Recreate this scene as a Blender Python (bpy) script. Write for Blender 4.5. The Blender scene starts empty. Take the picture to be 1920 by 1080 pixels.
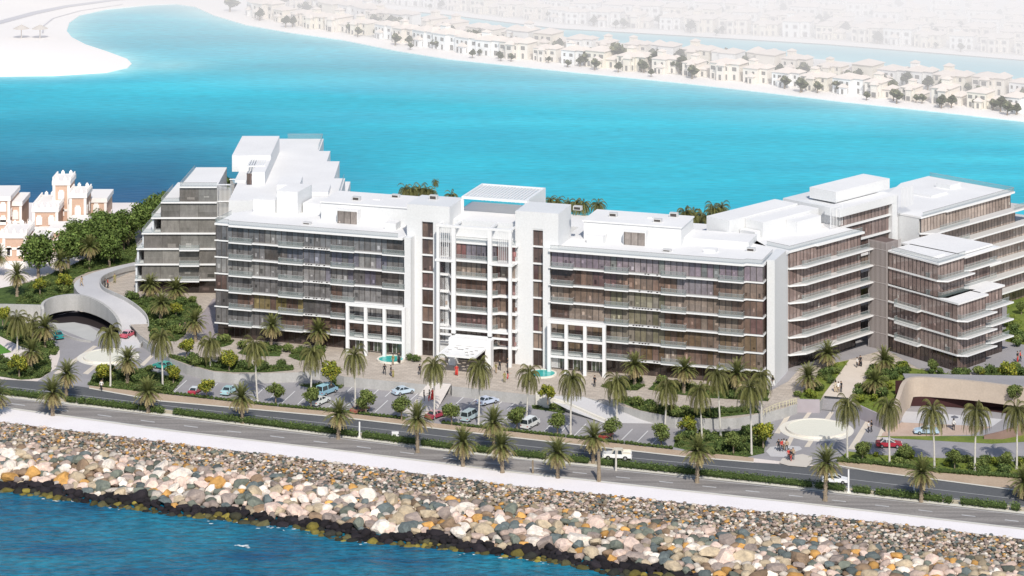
import bpy, bmesh, math, random
import numpy as np
from mathutils import Vector, Matrix
R = random.Random(7)
D2R = math.radians
sc = bpy.context.scene
COL = sc.collection
# ------------------------------------------------------------------ camera model
F, HC, HY = 4900.0, 152.0, 700.0
def G(x, y, z=0.0):                      # point of level z seen at pixel (x, y) of the 1920 wide photograph
    Y = F * (HC - z) / (y + HY)
    return Vector(((x - 960.0) * Y / F, Y, z))
cam = bpy.data.cameras.new('camera'); camo = bpy.data.objects.new('camera', cam); COL.objects.link(camo)
camo.location = (0, 0, HC); camo.rotation_euler = (D2R(90), 0, 0)
cam.sensor_width = 36; cam.lens = 36 * F / 1920; cam.shift_y = -(540 + HY) / 1920
cam.clip_start = 5; cam.clip_end = 9000
sc.camera = camo
# ------------------------------------------------------------------ light
SD = Vector((0.17, -0.985, 0)).normalized(); EL = D2R(43)
sundir = Vector((SD.x * math.cos(EL), SD.y * math.cos(EL), math.sin(EL)))
sl = bpy.data.lights.new('sun', 'SUN'); so = bpy.data.objects.new('sun', sl); COL.objects.link(so)
sl.energy = 4.05; sl.angle = D2R(0.55); sl.color = (1.0, 0.945, 0.86)
so.rotation_euler = (-sundir).to_track_quat('-Z', 'Y').to_euler(); so.location = (0, 0, 300)
w = bpy.data.worlds.new('World'); sc.world = w; w.use_nodes = True
nt = w.node_tree; sky = nt.nodes.new('ShaderNodeTexSky'); sky.sky_type = 'NISHITA'; sky.sun_disc = False
sky.sun_elevation = EL; sky.sun_rotation = math.atan2(SD.x, SD.y)
nt.links.new(sky.outputs[0], nt.nodes['Background'].inputs[0]); nt.nodes['Background'].inputs[1].default_value = 0.12
sc.view_settings.view_transform = 'Standard'; sc.view_settings.look = 'None'; sc.view_settings.exposure = 0
sc.cycles.max_bounces = 6; sc.cycles.transparent_max_bounces = 12; sc.cycles.use_denoising = True
# ------------------------------------------------------------------ materials
MATS = {}
def mat(name, c, rough=0.8, c2=None, scale=1.0, contrast=0.5, spec=0.3, bump=0.0, bscale=None, attr=False, metal=0.0, detail=4, stretch=None, fine=0.0):
    if name in MATS: return MATS[name]
    m = bpy.data.materials.new(name); m.use_nodes = True; n = m.node_tree.nodes; l = m.node_tree.links
    p = n['Principled BSDF']; p.inputs['Roughness'].default_value = rough
    p.inputs['Specular IOR Level'].default_value = spec; p.inputs['Metallic'].default_value = metal
    geo = n.new('ShaderNodeNewGeometry'); vec = geo.outputs['Position']
    if stretch:
        mp = n.new('ShaderNodeMapping'); mp.inputs['Scale'].default_value = stretch[:3]
        if len(stretch) > 3: mp.inputs['Rotation'].default_value = (0, 0, D2R(stretch[3]))
        mp.vector_type = 'TEXTURE' if False else 'POINT'
        l.new(vec, mp.inputs[0]); vec = mp.outputs[0]
    out = None
    if c2 is not None:
        t = n.new('ShaderNodeTexNoise'); t.inputs['Scale'].default_value = scale; t.inputs['Detail'].default_value = detail
        l.new(vec, t.inputs['Vector'])
        r = n.new('ShaderNodeValToRGB'); r.color_ramp.elements[0].position = 0.5 - contrast / 2; r.color_ramp.elements[1].position = 0.5 + contrast / 2
        r.color_ramp.elements[0].color = (*c, 1); r.color_ramp.elements[1].color = (*c2, 1)
        l.new(t.outputs['Fac'], r.inputs[0]); out = r.outputs[0]
    if fine:
        t = n.new('ShaderNodeTexNoise'); t.inputs['Scale'].default_value = 3.0; t.inputs['Detail'].default_value = 6
        l.new(vec if 'sea' in name or 'lagoon' in name else geo.outputs['Position'], t.inputs['Vector'])
        if 'sea' in name: t.inputs['Scale'].default_value = .55; t.inputs['Roughness'].default_value = .7
        if 'lagoon' in name: t.inputs['Scale'].default_value = .5
        mr = n.new('ShaderNodeMapRange'); mr.inputs[1].default_value = .3; mr.inputs[2].default_value = .7; mr.inputs[3].default_value = 1 - fine; mr.inputs[4].default_value = 1 + fine
        l.new(t.outputs['Fac'], mr.inputs[0])
        vm = n.new('ShaderNodeVectorMath'); vm.operation = 'SCALE'
        if out: l.new(out, vm.inputs[0])
        else: vm.inputs[0].default_value = c
        l.new(mr.outputs[0], vm.inputs['Scale']); out = vm.outputs[0]
    if attr:
        a = n.new('ShaderNodeAttribute'); a.attribute_name = 'col'
        if out is None: out = a.outputs['Color']
        else:
            mx = n.new('ShaderNodeMix'); mx.data_type = 'RGBA'; mx.blend_type = 'MULTIPLY'; mx.inputs[0].default_value = 1
            l.new(out, mx.inputs[6]); l.new(a.outputs['Color'], mx.inputs[7]); out = mx.outputs[2]
    if out is None: p.inputs['Base Color'].default_value = (*c, 1)
    else: l.new(out, p.inputs['Base Color'])
    if bump:
        t = n.new('ShaderNodeTexNoise'); t.inputs['Scale'].default_value = bscale or scale * 4; t.inputs['Detail'].default_value = 5
        l.new(vec, t.inputs['Vector'])
        b = n.new('ShaderNodeBump'); b.inputs['Strength'].default_value = 1; b.inputs['Distance'].default_value = bump
        l.new(t.outputs['Fac'], b.inputs['Height']); l.new(b.outputs[0], p.inputs['Normal'])
    MATS[name] = m; return m
W_ = (1, 1, 1)
white = mat('white_render', (0.66, 0.67, 0.675), 0.6, (0.71, 0.715, 0.72), 0.15, fine=.045, stretch=(1, 1, .2))
roofw = mat('roof_white', (0.73, 0.72, 0.715), 0.8, (0.80, 0.79, 0.78), 0.12, fine=.04)
frame = mat('white_metal', (0.78, 0.78, 0.78), 0.4)
mull = mat('mullion_dark', (0.07, 0.062, 0.058), 0.4)
# attribute driven glazing: dull curtained rooms and painted reflection tints, under reflecting glass
def glass_mat():
    m = bpy.data.materials.new('facade_glass'); m.use_nodes = True; n = m.node_tree.nodes; l = m.node_tree.links
    p = n['Principled BSDF']; p.inputs['Roughness'].default_value = 0.06; p.inputs['Specular IOR Level'].default_value = 0.8
    geo = n.new('ShaderNodeNewGeometry')
    mp = n.new('ShaderNodeMapping'); mp.inputs['Scale'].default_value = (1.6, 1.6, .7); l.new(geo.outputs['Position'], mp.inputs[0])
    t = n.new('ShaderNodeTexNoise'); t.inputs['Scale'].default_value = 0.9; t.inputs['Detail'].default_value = 8; t.inputs['Roughness'].default_value = .75
    l.new(mp.outputs[0], t.inputs['Vector'])
    mr = n.new('ShaderNodeMapRange'); mr.inputs[1].default_value = .32; mr.inputs[2].default_value = .72; mr.inputs[3].default_value = .72; mr.inputs[4].default_value = 1.3
    l.new(t.outputs['Fac'], mr.inputs[0])
    a = n.new('ShaderNodeAttribute'); a.attribute_name = 'col'
    vm = n.new('ShaderNodeVectorMath'); vm.operation = 'SCALE'; l.new(a.outputs['Color'], vm.inputs[0]); l.new(mr.outputs[0], vm.inputs['Scale'])
    l.new(vm.outputs[0], p.inputs['Base Color'])
    b = n.new('ShaderNodeBump'); b.inputs['Distance'].default_value = .002; b.inputs['Strength'].default_value = .2
    t2 = n.new('ShaderNodeTexNoise'); t2.inputs['Scale'].default_value = .5; l.new(geo.outputs['Position'], t2.inputs['Vector']); l.new(t2.outputs['Fac'], b.inputs['Height'])
    l.new(b.outputs[0], p.inputs['Normal'])
    return m
glass = glass_mat()
def rail_mat():
    m = bpy.data.materials.new('railing_glass'); m.use_nodes = True; n = m.node_tree.nodes; l = m.node_tree.links
    p = n['Principled BSDF']; p.inputs['Base Color'].default_value = (.27, .33, .33, 1); p.inputs['Roughness'].default_value = .1; p.inputs['Alpha'].default_value = .38
    return m
railg = rail_mat()
concrete = mat('concrete', (0.36, 0.355, 0.34), 0.85, (0.47, 0.46, 0.45), 0.5, fine=.08, stretch=(1, 1, .15))
beige = mat('beige_panel', (0.45, 0.375, 0.305), 0.8, (0.50, 0.42, 0.345), 0.4, fine=.06)
asph = mat('asphalt_dark', (0.095, 0.10, 0.108), 0.85, (0.135, 0.138, 0.142), 0.12, fine=.12)
asph2 = mat('asphalt_worn', (0.19, 0.175, 0.168), 0.85, (0.33, 0.305, 0.285), 0.35, fine=.14, stretch=(.12, 1.6, 1, 6), contrast=.35)
lotm = mat('paving_grey', (0.275, 0.265, 0.275), 0.85, (0.36, 0.345, 0.355), 0.14, fine=.08)
rampm = mat('ramp_paving', (0.50, 0.49, 0.50), 0.85, (0.57, 0.56, 0.565), 0.14, fine=.05)
pathm = mat('sand_path', (0.42, 0.315, 0.225), 0.9, (0.50, 0.39, 0.29), 0.3, fine=.12)
promm = mat('promenade', (0.80, 0.755, 0.76), 0.8, (0.85, 0.81, 0.81), 0.2, fine=.04)
curb = mat('kerb', (0.62, 0.60, 0.54), 0.8, fine=.05, c2=(0.7, .67, .6), scale=.5)
sandm = mat('pale_ground', (0.66, 0.58, 0.53), 0.9, (0.80, 0.73, 0.69), 0.08, fine=.06)
farsand = mat('far_sand', (0.86, 0.82, 0.79), 0.9, (0.90, 0.87, 0.85), 0.02, fine=.03)
farveg = mat('far_town_ground', (0.62, 0.61, 0.58), 0.9, (0.80, 0.78, 0.75), 0.06, fine=.1)
bedm = mat('planting_soil', (0.035, 0.065, 0.015), 0.95, (0.10, 0.15, 0.035), 0.7, fine=.35, bump=.15, bscale=2)
lawnm = mat('lawn', (0.095, 0.15, 0.028), 0.95, (0.22, 0.25, 0.045), 0.25, fine=.25, bump=.08, bscale=3)
paint = mat('road_paint', (0.72, 0.72, 0.72), 0.7)
bandm = mat('paving_band', (0.62, 0.55, 0.46), 0.8, (0.68, .61, .52), .6, fine=.05)
stonew = mat('pale_stone', (0.70, 0.66, 0.58), 0.7, (0.76, .73, .66), .5, fine=.04)
dark = mat('dark_interior', (0.025, 0.018, 0.018), 0.9)
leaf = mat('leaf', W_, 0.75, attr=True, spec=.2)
bark = mat('bark', (0.20, 0.155, 0.11), 0.95, (0.32, 0.26, 0.19), 3.0, bump=.05)
barkp = mat('pale_bark', (0.50, 0.47, 0.42), 0.9, (0.64, 0.61, 0.56), 2.0)
rockm = mat('rock', (.68, .68, .70), 0.9, (1.12, 1.10, 1.06), 1.1, attr=True, bump=.12, bscale=1.6, fine=.12)
poolm = mat('pool_water', (0.03, 0.36, 0.33), 0.12, (0.08, 0.50, 0.46), 1.0, spec=.5)
# pavers
def paver_mat(name, c1, c2, c3, s):
    m = bpy.data.materials.new(name); m.use_nodes = True; n = m.node_tree.nodes; l = m.node_tree.links
    p = n['Principled BSDF']; p.inputs['Roughness'].default_value = .85
    geo = n.new('ShaderNodeNewGeometry'); mp = n.new('ShaderNodeMapping'); mp.inputs['Rotation'].default_value = (0, 0, D2R(18)); l.new(geo.outputs['Position'], mp.inputs[0])
    b = n.new('ShaderNodeTexBrick'); b.inputs['Color1'].default_value = (*c1, 1); b.inputs['Color2'].default_value = (*c2, 1); b.inputs['Mortar'].default_value = (*c3, 1)
    b.inputs['Scale'].default_value = s; b.inputs['Mortar Size'].default_value = .02; b.offset = 0.5
    l.new(mp.outputs[0], b.inputs['Vector']); l.new(b.outputs['Color'], p.inputs['Base Color'])
    return m
paver = paver_mat('plaza_pavers', (0.54, 0.47, 0.40), (0.42, 0.36, 0.305), (.36, .32, .28), .35)
# ------------------------------------------------------------------ object helpers
class MB:
    def __init__(s): s.v = []; s.f = []; s.m = []; s.c = []
    def face(s, pts, m=0, c=None):
        i = len(s.v); s.v += [tuple(p) for p in pts]; s.f.append(tuple(range(i, i + len(pts)))); s.m.append(m); s.c.append(c)
    def prism(s, poly, z0, z1, m=0, top=None, c=None, bottom=True):
        a = sum(poly[i][0] * poly[(i + 1) % len(poly)][1] - poly[(i + 1) % len(poly)][0] * poly[i][1] for i in range(len(poly)))
        if a < 0: poly = poly[::-1]
        n = len(poly)
        s.face([(p[0], p[1], z1) for p in poly], m if top is None else top, c)
        if bottom: s.face([(p[0], p[1], z0) for p in poly[::-1]], m, c)
        for i in range(n):
            a, b = poly[i], poly[(i + 1) % n]
            s.face([(a[0], a[1], z0), (b[0], b[1], z0), (b[0], b[1], z1), (a[0], a[1], z1)], m, c)
    def box(s, x0, x1, y0, y1, z0, z1, m=0, c=None):
        if x0 > x1: x0, x1 = x1, x0
        if y0 > y1: y0, y1 = y1, y0
        s.prism([(x0, y0), (x1, y0), (x1, y1), (x0, y1)], z0, z1, m, c=c)
    def bar(s, a, b, t, m=0, c=None):            # square bar from a to b
        a = Vector(a); b = Vector(b); d = (b - a).normalized()
        u = d.cross(Vector((0, 0, 1)));  u = Vector((1, 0, 0)) if u.length < 1e-3 else u.normalized()
        w_ = d.cross(u).normalized(); h = t / 2
        q = [u * h + w_ * h, -u * h + w_ * h, -u * h - w_ * h, u * h - w_ * h]
        A = [a + k for k in q]; B = [b + k for k in q]
        s.face(A[::-1], m, c); s.face(B, m, c)
        for i in range(4): s.face([A[i], A[(i + 1) % 4], B[(i + 1) % 4], B[i]], m, c)
    def tube(s, pts, rads, n=8, m=0, c=None):
        rings = []
        for i, (p, r) in enumerate(zip(pts, rads)):
            p = Vector(p); q = Vector(pts[min(i + 1, len(pts) - 1)]) - Vector(pts[max(i - 1, 0)]); q.normalize()
            u = q.cross(Vector((0, 1, 0.01))).normalized(); w_ = q.cross(u)
            i0 = len(s.v)
            for k in range(n):
                an = 2 * math.pi * k / n; s.v.append(tuple(p + (u * math.cos(an) + w_ * math.sin(an)) * r))
            rings.append(i0)
        for a, b in zip(rings, rings[1:]):
            for k in range(n):
                s.f.append((a + k, a + (k + 1) % n, b + (k + 1) % n, b + k)); s.m.append(m); s.c.append(c)
        s.f.append(tuple(rings[-1] + k for k in range(n))); s.m.append(m); s.c.append(c)
    def mesh(s, name, mats, smooth=False):
        me = bpy.data.meshes.new(name); me.from_pydata(s.v, [], s.f)
        for k in (mats if isinstance(mats, (list, tuple)) else [mats]): me.materials.append(k)
        me.polygons.foreach_set('material_index', s.m)
        if any(k is not None for k in s.c):
            at = me.color_attributes.new('col', 'FLOAT_COLOR', 'CORNER')
            arr = []
            for f, c in zip(s.f, s.c): arr += list((*(c or (1, 1, 1)), 1)) * len(f)
            at.data.foreach_set('color', arr)
        if smooth: me.polygons.foreach_set('use_smooth', [True] * len(s.f))
        me.update(); return me
    def build(s, name, mats, parent=None, smooth=False):
        o = bpy.data.objects.new(name, s.mesh(name, mats, smooth)); COL.objects.link(o); o.parent = parent; return o
def tag(o, label=None, cat=None, group=None, kind=None):
    if label: o['label'] = label
    if cat: o['category'] = cat
    if group: o['group'] = group
    if kind: o['kind'] = kind
    return o
def empty(name, loc=(0, 0, 0), rz=0.0):
    o = bpy.data.objects.new(name, None); COL.objects.link(o); o.location = loc; o.rotation_euler = (0, 0, rz); o.empty_display_size = .5; return o
def copy_tree(o, parent=None):
    c = o.copy(); COL.objects.link(c)
    if parent is not None: c.parent = parent
    for ch in list(KIDS.get(o.name, [])): copy_tree_child(ch, c)
    return c
KIDS = {}
def note_kids(root):
    KIDS[root.name] = [ch for ch in bpy.data.objects if ch.parent == root]
    for ch in KIDS[root.name]: note_kids(ch)
def copy_tree_child(o, parent):
    c = o.copy(); COL.objects.link(c); c.parent = parent
    for ch in KIDS.get(o.name, []): copy_tree_child(ch, c)
def sheet(name, px, z, m, kind='structure', thick=0.0, wallmat=None):
    b = MB(); P = [G(x, y, z)[:2] for x, y in px]
    if thick: b.prism(P, z - thick, z, 1 if wallmat else 0, top=0, bottom=False); o = b.build(name, [m, wallmat] if wallmat else [m])
    else:
        a = sum(P[i][0] * P[(i + 1) % len(P)][1] - P[(i + 1) % len(P)][0] * P[i][1] for i in range(len(P)))
        if a < 0: P = P[::-1]
        b.face([(x, y, z) for x, y in P]); o = b.build(name, m)
    return tag(o, kind=kind)
ORD = ['', 'first', 'second', 'third', 'fourth', 'fifth', 'sixth', 'seventh', 'eighth', 'ninth', 'tenth', 'eleventh', 'twelfth', 'thirteenth', 'fourteenth', 'fifteenth', 'sixteenth', 'seventeenth', 'eighteenth', 'nineteenth', 'twentieth', 'twenty-first', 'twenty-second', 'twenty-third', 'twenty-fourth', 'twenty-fifth', 'twenty-sixth', 'twenty-seventh', 'twenty-eighth', 'twenty-ninth', 'thirtieth', 'thirty-first', 'thirty-second', 'thirty-third', 'thirty-fourth', 'thirty-fifth', 'thirty-sixth', 'thirty-seventh', 'thirty-eighth', 'thirty-ninth', 'fortieth'] + ['forty-' + w for w in ('first', 'second', 'third', 'fourth', 'fifth', 'sixth', 'seventh', 'eighth', 'ninth')] + ['fiftieth'] + ['fifty-' + w for w in ('first', 'second', 'third', 'fourth', 'fifth', 'sixth', 'seventh', 'eighth', 'ninth')] + ['sixtieth'] + ['sixty-' + w for w in ('first', 'second', 'third', 'fourth', 'fifth', 'sixth', 'seventh', 'eighth', 'ninth')]
def ordl(i, n):                                   # i from 0
    if n == 1: return 'only'
    if i == 0: return 'leftmost'
    if i == n - 1: return 'rightmost'
    return ORD[i + 1] + ' from the left'
# ------------------------------------------------------------------ SETTING: ground and roads
ZSEA = -4.0
# island body
isl = [(-900, 452), (-900, 690), (900, 690), (900, 380)]
TOPE = [(-300, 752), (0, 790), (300, 827), (640, 868), (940, 907), (1280, 942), (1450, 960), (1560, 969), (1700, 984), (1920, 1010), (2400, 1065)]
WATL = [(-300, 885), (0, 916), (100, 929), (210, 945), (330, 962), (440, 973), (560, 986), (640, 1008), (800, 1022), (960, 1040), (1050, 1053), (1200, 1080), (1400, 1108), (1700, 1150), (1920, 1180), (2400, 1250)]
top3 = [G(x, y, 0) for x, y in TOPE]; wat3 = [G(x, y, ZSEA) for x, y in WATL]
b = MB(); P = [(p.x, p.y) for p in top3] + [(700, top3[-1].y), (700, 600), (-700, 600), (-700, top3[0].y)]
b.prism(P, -7, 0); tag(b.build('ground', sandm), kind='structure')
# sloping rock bed down to the water
def lerp_line(L, x):
    for a, c in zip(L, L[1:]):
        if x <= c[0] or c is L[-1]:
            t = (x - a[0]) / (c[0] - a[0]); return a[1] + (c[1] - a[1]) * t
tx = [(p.x, p.y) for p in top3]; wx = [(p.x, p.y) for p in wat3]
b = MB(); xs = [-115 + 5 * i for i in range(50)]
bedrock = mat('rubble_bed', (0.12, 0.105, 0.09), .95, (0.3, .26, .22), .8, fine=.3)
for x0, x1 in zip(xs, xs[1:]):
    a0, a1 = lerp_line(tx, x0), lerp_line(tx, x1); w0, w1 = lerp_line(wx, x0), lerp_line(wx, x1)
    b.face([(x0, w0 - 5, ZSEA - 1.5), (x1, w1 - 5, ZSEA - 1.5), (x1, a1 + .5, -.25), (x0, a0 + .5, -.25)])
tag(b.build('embankment', bedrock), kind='structure')
front_top = [(-300, 705), (0, 743), (300, 778), (637, 819), (860, 848), (1280, 892), (1500, 916), (1920, 963), (2400, 1018)]
front_bot = [(-300, 722), (0, 763), (300, 805), (640, 845), (940, 883), (1280, 920), (1500, 943), (1920, 992), (2400, 1050)]
inner_top = [(-300, 684), (0, 711), (90, 716), (167, 727), (300, 752), (633, 782), (940, 818), (1280, 856), (1413, 867), (1580, 877), (1760, 901), (1920, 922), (2400, 990)]
inner_bot = [(-300, 698), (0, 733), (300, 767), (640, 807), (940, 846), (1280, 882), (1500, 905), (1920, 951), (2400, 1008)]
def ribbon(name, up, lo, z, m, lift=None):
    b = MB(); n = 160
    X0, X1 = max(up[0][0], lo[0][0]), min(up[-1][0], lo[-1][0])
    xs = [X0 + (X1 - X0) * i / n for i in range(n + 1)]
    for a, c in zip(xs, xs[1:]):
        b.face([G(a, lerp_line(lo, a), z), G(c, lerp_line(lo, c), z), G(c, lerp_line(up, c), z), G(a, lerp_line(up, a), z)])
    return tag(b.build(name, m), kind='structure')
ribbon('promenade', [(x, y - .3) for x, y in front_bot], [(x, y + 1) for x, y in TOPE], 0.035, promm)
ribbon('seafront_road', front_top, front_bot, 0.05, asph2)
ribbon('kerb_strip', [(x, y - 4) for x, y in front_top], [(x, y + .6) for x, y in front_top], 0.09, curb)
ribbon('verge_kerb', [(x, y - 1.5) for x, y in front_bot], [(x, y + 1) for x, y in front_bot], 0.085, curb)
ribbon('inner_road', inner_top, inner_bot, 0.045, asph)
ribbon('median_soil', inner_bot, [(x, y - 4) for x, y in front_top], 0.075, mat('median_sand', (.42, .37, .26), .9, (.6, .52, .4), .8, fine=.15))
# lane lines
b = MB()
def lane(up, lo, f, z, dash, gap, th, off=0):
    x = -60 + off
    while x < 2000:
        x2 = x + dash
        def yy(q): return lerp_line(up, q) * (1 - f) + lerp_line(lo, q) * f
        b.face([G(x, yy(x) + th, z), G(x2, yy(x2) + th, z), G(x2, yy(x2), z), G(x, yy(x), z)]); x = x2 + gap
lane(front_top, front_bot, .52, .056, 26, 55, 1.3)
lane(front_top, front_bot, .08, .056, 400, 0, .8); lane(front_top, front_bot, .93, .056, 400, 0, .8)
lane(inner_top, inner_bot, .93, .051, 400, 0, .8); lane(inner_top, inner_bot, .5, .051, 400, 0, .5)
tag(b.build('road_marking', mat('faded_paint', (.42, .42, .42), .8, (.6, .6, .6), .6)), kind='structure')
# brown footpaths beside the inner road
pb = [(167, 727), (300, 751), (633, 781), (940, 817), (1280, 855), (1413, 866)]
pt = [(167, 723), (290, 737), (493, 760), (633, 773), (900, 803), (1260, 843), (1413, 858)]
ribbon('footpath', pt, pb, .10, pathm); ribbon('footpath_kerb', [(x, y - .4) for x, y in pb], [(x, y + 1.6) for x, y in pb], .12, curb)
pb2 = [(1572, 872), (1640, 884), (1760, 899), (1920, 920), (2300, 970)]; pt2 = [(1572, 866), (1640, 870), (1760, 886), (1920, 897), (2300, 945)]
ribbon('footpath', pt2, pb2, .10, pathm); ribbon('footpath_kerb', [(x, y - .4) for x, y in pb2], [(x, y + 1.6) for x, y in pb2], .12, curb)
# parking court and forecourts
sheet('parking_court', [(60, 722), (105, 690), (112, 668), (112, 655), (95, 640), (80, 615), (82, 592), (225, 592), (262, 600), (280, 620), (330, 660), (400, 690), (640, 700), (1000, 735), (1250, 770), (1560, 735), (1690, 745), (2300, 760), (2300, 935), (1640, 872), (1580, 878), (1413, 859), (1260, 844), (900, 804), (633, 774), (493, 761), (290, 738), (167, 727), (90, 716)]  + 0 * [(90, 716), (167, 727), (290, 738), (493, 761), (633, 774), (900, 804), (1260, 844), (1413, 859), (1580, 878), (1640, 872), (2300, 935), (2300, 760), (1690, 745), (1560, 735), (1250, 770), (1000, 735), (640, 700), (400, 690), (330, 660), (280, 620), (262, 600), (225, 600)], .02, lotm)
# plaza level (2 m)
plaza = [(-700, 560), (-60, 574), (17, 576), (80, 577), (84, 588), (95, 577), (130, 568), (165, 564), (215, 580), (238, 602), (262, 628), (285, 645), (318, 672), (350, 684), (400, 697), (440, 701), (500, 700), (560, 698), (600, 693), (645, 706), (800, 721), (803, 716), (846, 719), (847, 724), (1003, 741), (1004, 737), (1048, 742), (1097, 745), (1130, 752), (1200, 770), (1266, 783), (1320, 785), (1380, 784), (1430, 775), (1470, 765), (1495, 756), (1495, 753), (1537, 754), (1547, 741), (1590, 745), (1588, 752), (1610, 764), (1650, 782), (1665, 772), (1690, 740), (1702, 714), (1925, 733), (2500, 780)]
P = [G(x, y, 2) for x, y in plaza]
b = MB(); poly = [(p.x, p.y) for p in P] + [(600, P[-1].y), (600, 650), (120, 640), (-40, 640), (-60, 664), (-600, 664), (-600, P[0].y)]
b.prism(poly, -.5, 2, 1, top=0, bottom=False); tag(b.build('terrace', [paver, concrete]), kind='structure')
sheet('service_pavement', [(1440, 735), (1478, 715), (1500, 690), (1588, 675), (1660, 655), (1720, 690), (1790, 703), (1880, 690), (1930, 700), (2100, 700), (2100, 600), (1900, 560), (1700, 520), (1500, 640), (1450, 700), (1452, 722), (1440, 723)], 2.02, lotm)
sheet('access_road', [(1700, 702), (1800, 703), (1925, 725), (1925, 731), (1702, 712)], 2.03, lotm)
sheet('dark_court', [(370, 600), (400, 560), (425, 560), (425, 640), (385, 632)], 2.02, mat('dark_paving', (.30, .26, .27), .85, (.36, .32, .33), .2, fine=.08))  # court floor sheet in a darker paving tone
sheet('sandy_ground', [(-600, 560), (-10, 548), (60, 525), (150, 495), (255, 455), (260, 380), (-600, 380)], 2.03, mat('pink_sand', (.74, .66, .62), .9, (.82, .76, .73), .1, fine=.05))
# walkway between the buildings and its steps
sheet('walkway', [(1543, 742), (1591, 746), (1616, 718), (1648, 678), (1593, 674), (1570, 705)], 2.05, mat('walk_beige', (.62, .54, .46), .85, (.68, .6, .52), .3, fine=.05))
b = MB()
for i in range(8):
    t0, t1 = i / 8, (i + 1) / 8
    L0, R0 = Vector(G(1540, 744, 2)[:2]), Vector(G(1588, 748, 2)[:2]); L1, R1 = Vector(G(1527, 768, 0)[:2]), Vector(G(1580, 772, 0)[:2])
    a = L0.lerp(L1, t0); c = R0.lerp(R1, t0); d = R0.lerp(R1, t1); e = L0.lerp(L1, t1)
    b.prism([a, c, d, e], 0, 2 - 2 * t1 + .02)
tag(b.build('steps', lotm), kind='structure')
sheet('paved_path', [(1440, 757), (1470, 733), (1512, 716), (1540, 712), (1538, 716), (1505, 745), (1494, 755), (1452, 768)], 2.04, paver)
# footway from the plaza to the parking
b = MB()
q = [G(803, 717, 2.04), G(846, 720, 2.04), G(822, 764, .08), G(773, 758, .08)]
b.face([q[3], q[2], q[1], q[0]]); b.face([G(773, 758, .08), G(822, 764, .08), G(800, 787, .06), G(745, 782, .06)][::-1])
b.face([G(773, 758, 0), G(773, 758, .08), q[0], G(803, 717, 0)]); tag(b.build('footway', mat('walk_pale', (.60, .55, .51), .85, (.68, .62, .57), .4, fine=.05)), kind='structure')
# vehicle ramp
b = MB(); v_ = [G(1004, 737, 2.03), G(1096, 744, 2.03), G(1268, 795, .06), G(1132, 793, .06), G(1065, 768, .9)]
b.face([v_[4], v_[3], v_[2], v_[1], v_[0]]); tag(b.build('vehicle_ramp', rampm), kind='structure')
b = MB(); A = [G(1004, 738, 2.5), G(1060, 754, 1.7), G(1134, 787, .6)]
for p, q in zip(A, A[1:]):
    b.face([(p.x, p.y, -.2), (q.x, q.y, -.2), q, p]); b.face([p, q, q + Vector((.3, .5, 0)), p + Vector((.3, .5, 0))])
    b.face([q + Vector((.3, .5, 0)), (q.x + .3, q.y + .5, -.2), (p.x + .3, p.y + .5, -.2), p + Vector((.3, .5, 0))])
tag(b.build('ramp_wall', stonew), 'low pale sloping wall along the vehicle ramp beside the parking court', 'wall')
# parking bay lines
b = MB()
def bay(x, y, dx, dy, n, sx, sy):
    for i in range(n):
        a = (x + sx * i, y + sy * i); c = (a[0] + dx, a[1] + dy)
        p, q = G(*a, .035), G(*c, .035); d = Vector((.09, .0, 0)); b.face([p - d, p + d, q + d, q - d])
bay(326, 735, 24, -22, 14, 29, 2.9); bay(650, 735, 18, -16, 6, 24, 2.9); bay(855, 757, 17, -15, 6, 24, 2.7); bay(755, 783, 20, -18, 3, 24, 2.7)
bay(845, 790, 22, -22, 14, 29, 3.3)
def line(px, z, t):
    for p, q in zip(px, px[1:]):
        P_, Q_ = G(*p, z), G(*q, z); n_ = (Q_ - P_).cross(Vector((0, 0, 1))).normalized() * t / 2
        b.face([P_ + n_, Q_ + n_, Q_ - n_, P_ - n_][::-1])
line([(655, 722), (790, 736)], .036, .15); line([(855, 740), (1000, 757)], .036, .15)
tag(b.build('bay_marking', paint), kind='structure')
# kerbed strip beside parking (grey wall foot) and right plaza paving
def disc(name, cx, cy, r, z0, z1, m, kind=None, n=48):
    c = G(cx, cy, z0); b = MB(); b.prism([(c.x + r * math.cos(2 * math.pi * i / n), c.y + r * math.sin(2 * math.pi * i / n)) for i in range(n)], z0, z1); o = b.build(name, m)
    if kind: tag(o, kind=kind)
    return o
def bands(name, L, z):
    b = MB()
    for q in L: b.face([G(x, y, z) for x, y in q][::-1])
    tag(b.build(name, bandm), kind='structure')
bands('paving_band', [[(1452, 812), (1478, 772), (1486, 773), (1462, 813)], [(1504, 786), (1516, 771), (1524, 771), (1512, 787)], [(1546, 786), (1556, 772), (1564, 773), (1554, 788)],
      [(1470, 837), (1482, 816), (1490, 818), (1480, 838)], [(1508, 838), (1518, 823), (1527, 824), (1518, 838)], [(1548, 842), (1560, 824), (1569, 825), (1560, 843)],
      [(1590, 842), (1624, 788), (1634, 789), (1603, 843)], [(1640, 832), (1652, 803), (1660, 803), (1654, 833)]], .03)
bands('paving_band', [[(100, 700), (175, 648), (183, 649), (110, 702)], [(155, 700), (176, 684), (184, 685), (165, 702)], [(262, 684), (282, 666), (288, 668), (270, 686)], [(235, 657), (262, 645), (266, 647), (240, 660)]], .03)
sheet('traffic_island', [(1436, 846), (1444, 838), (1470, 835), (1500, 837), (1504, 842), (1485, 850), (1470, 857), (1445, 856)], .06, rampm)
sheet('traffic_island', [(1461, 868), (1466, 860), (1480, 855), (1505, 851), (1522, 856), (1524, 864), (1512, 876), (1478, 873)], .15, mat('walk_beige2', (.55, .5, .45), .85, (.6, .56, .5), .5))
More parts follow.
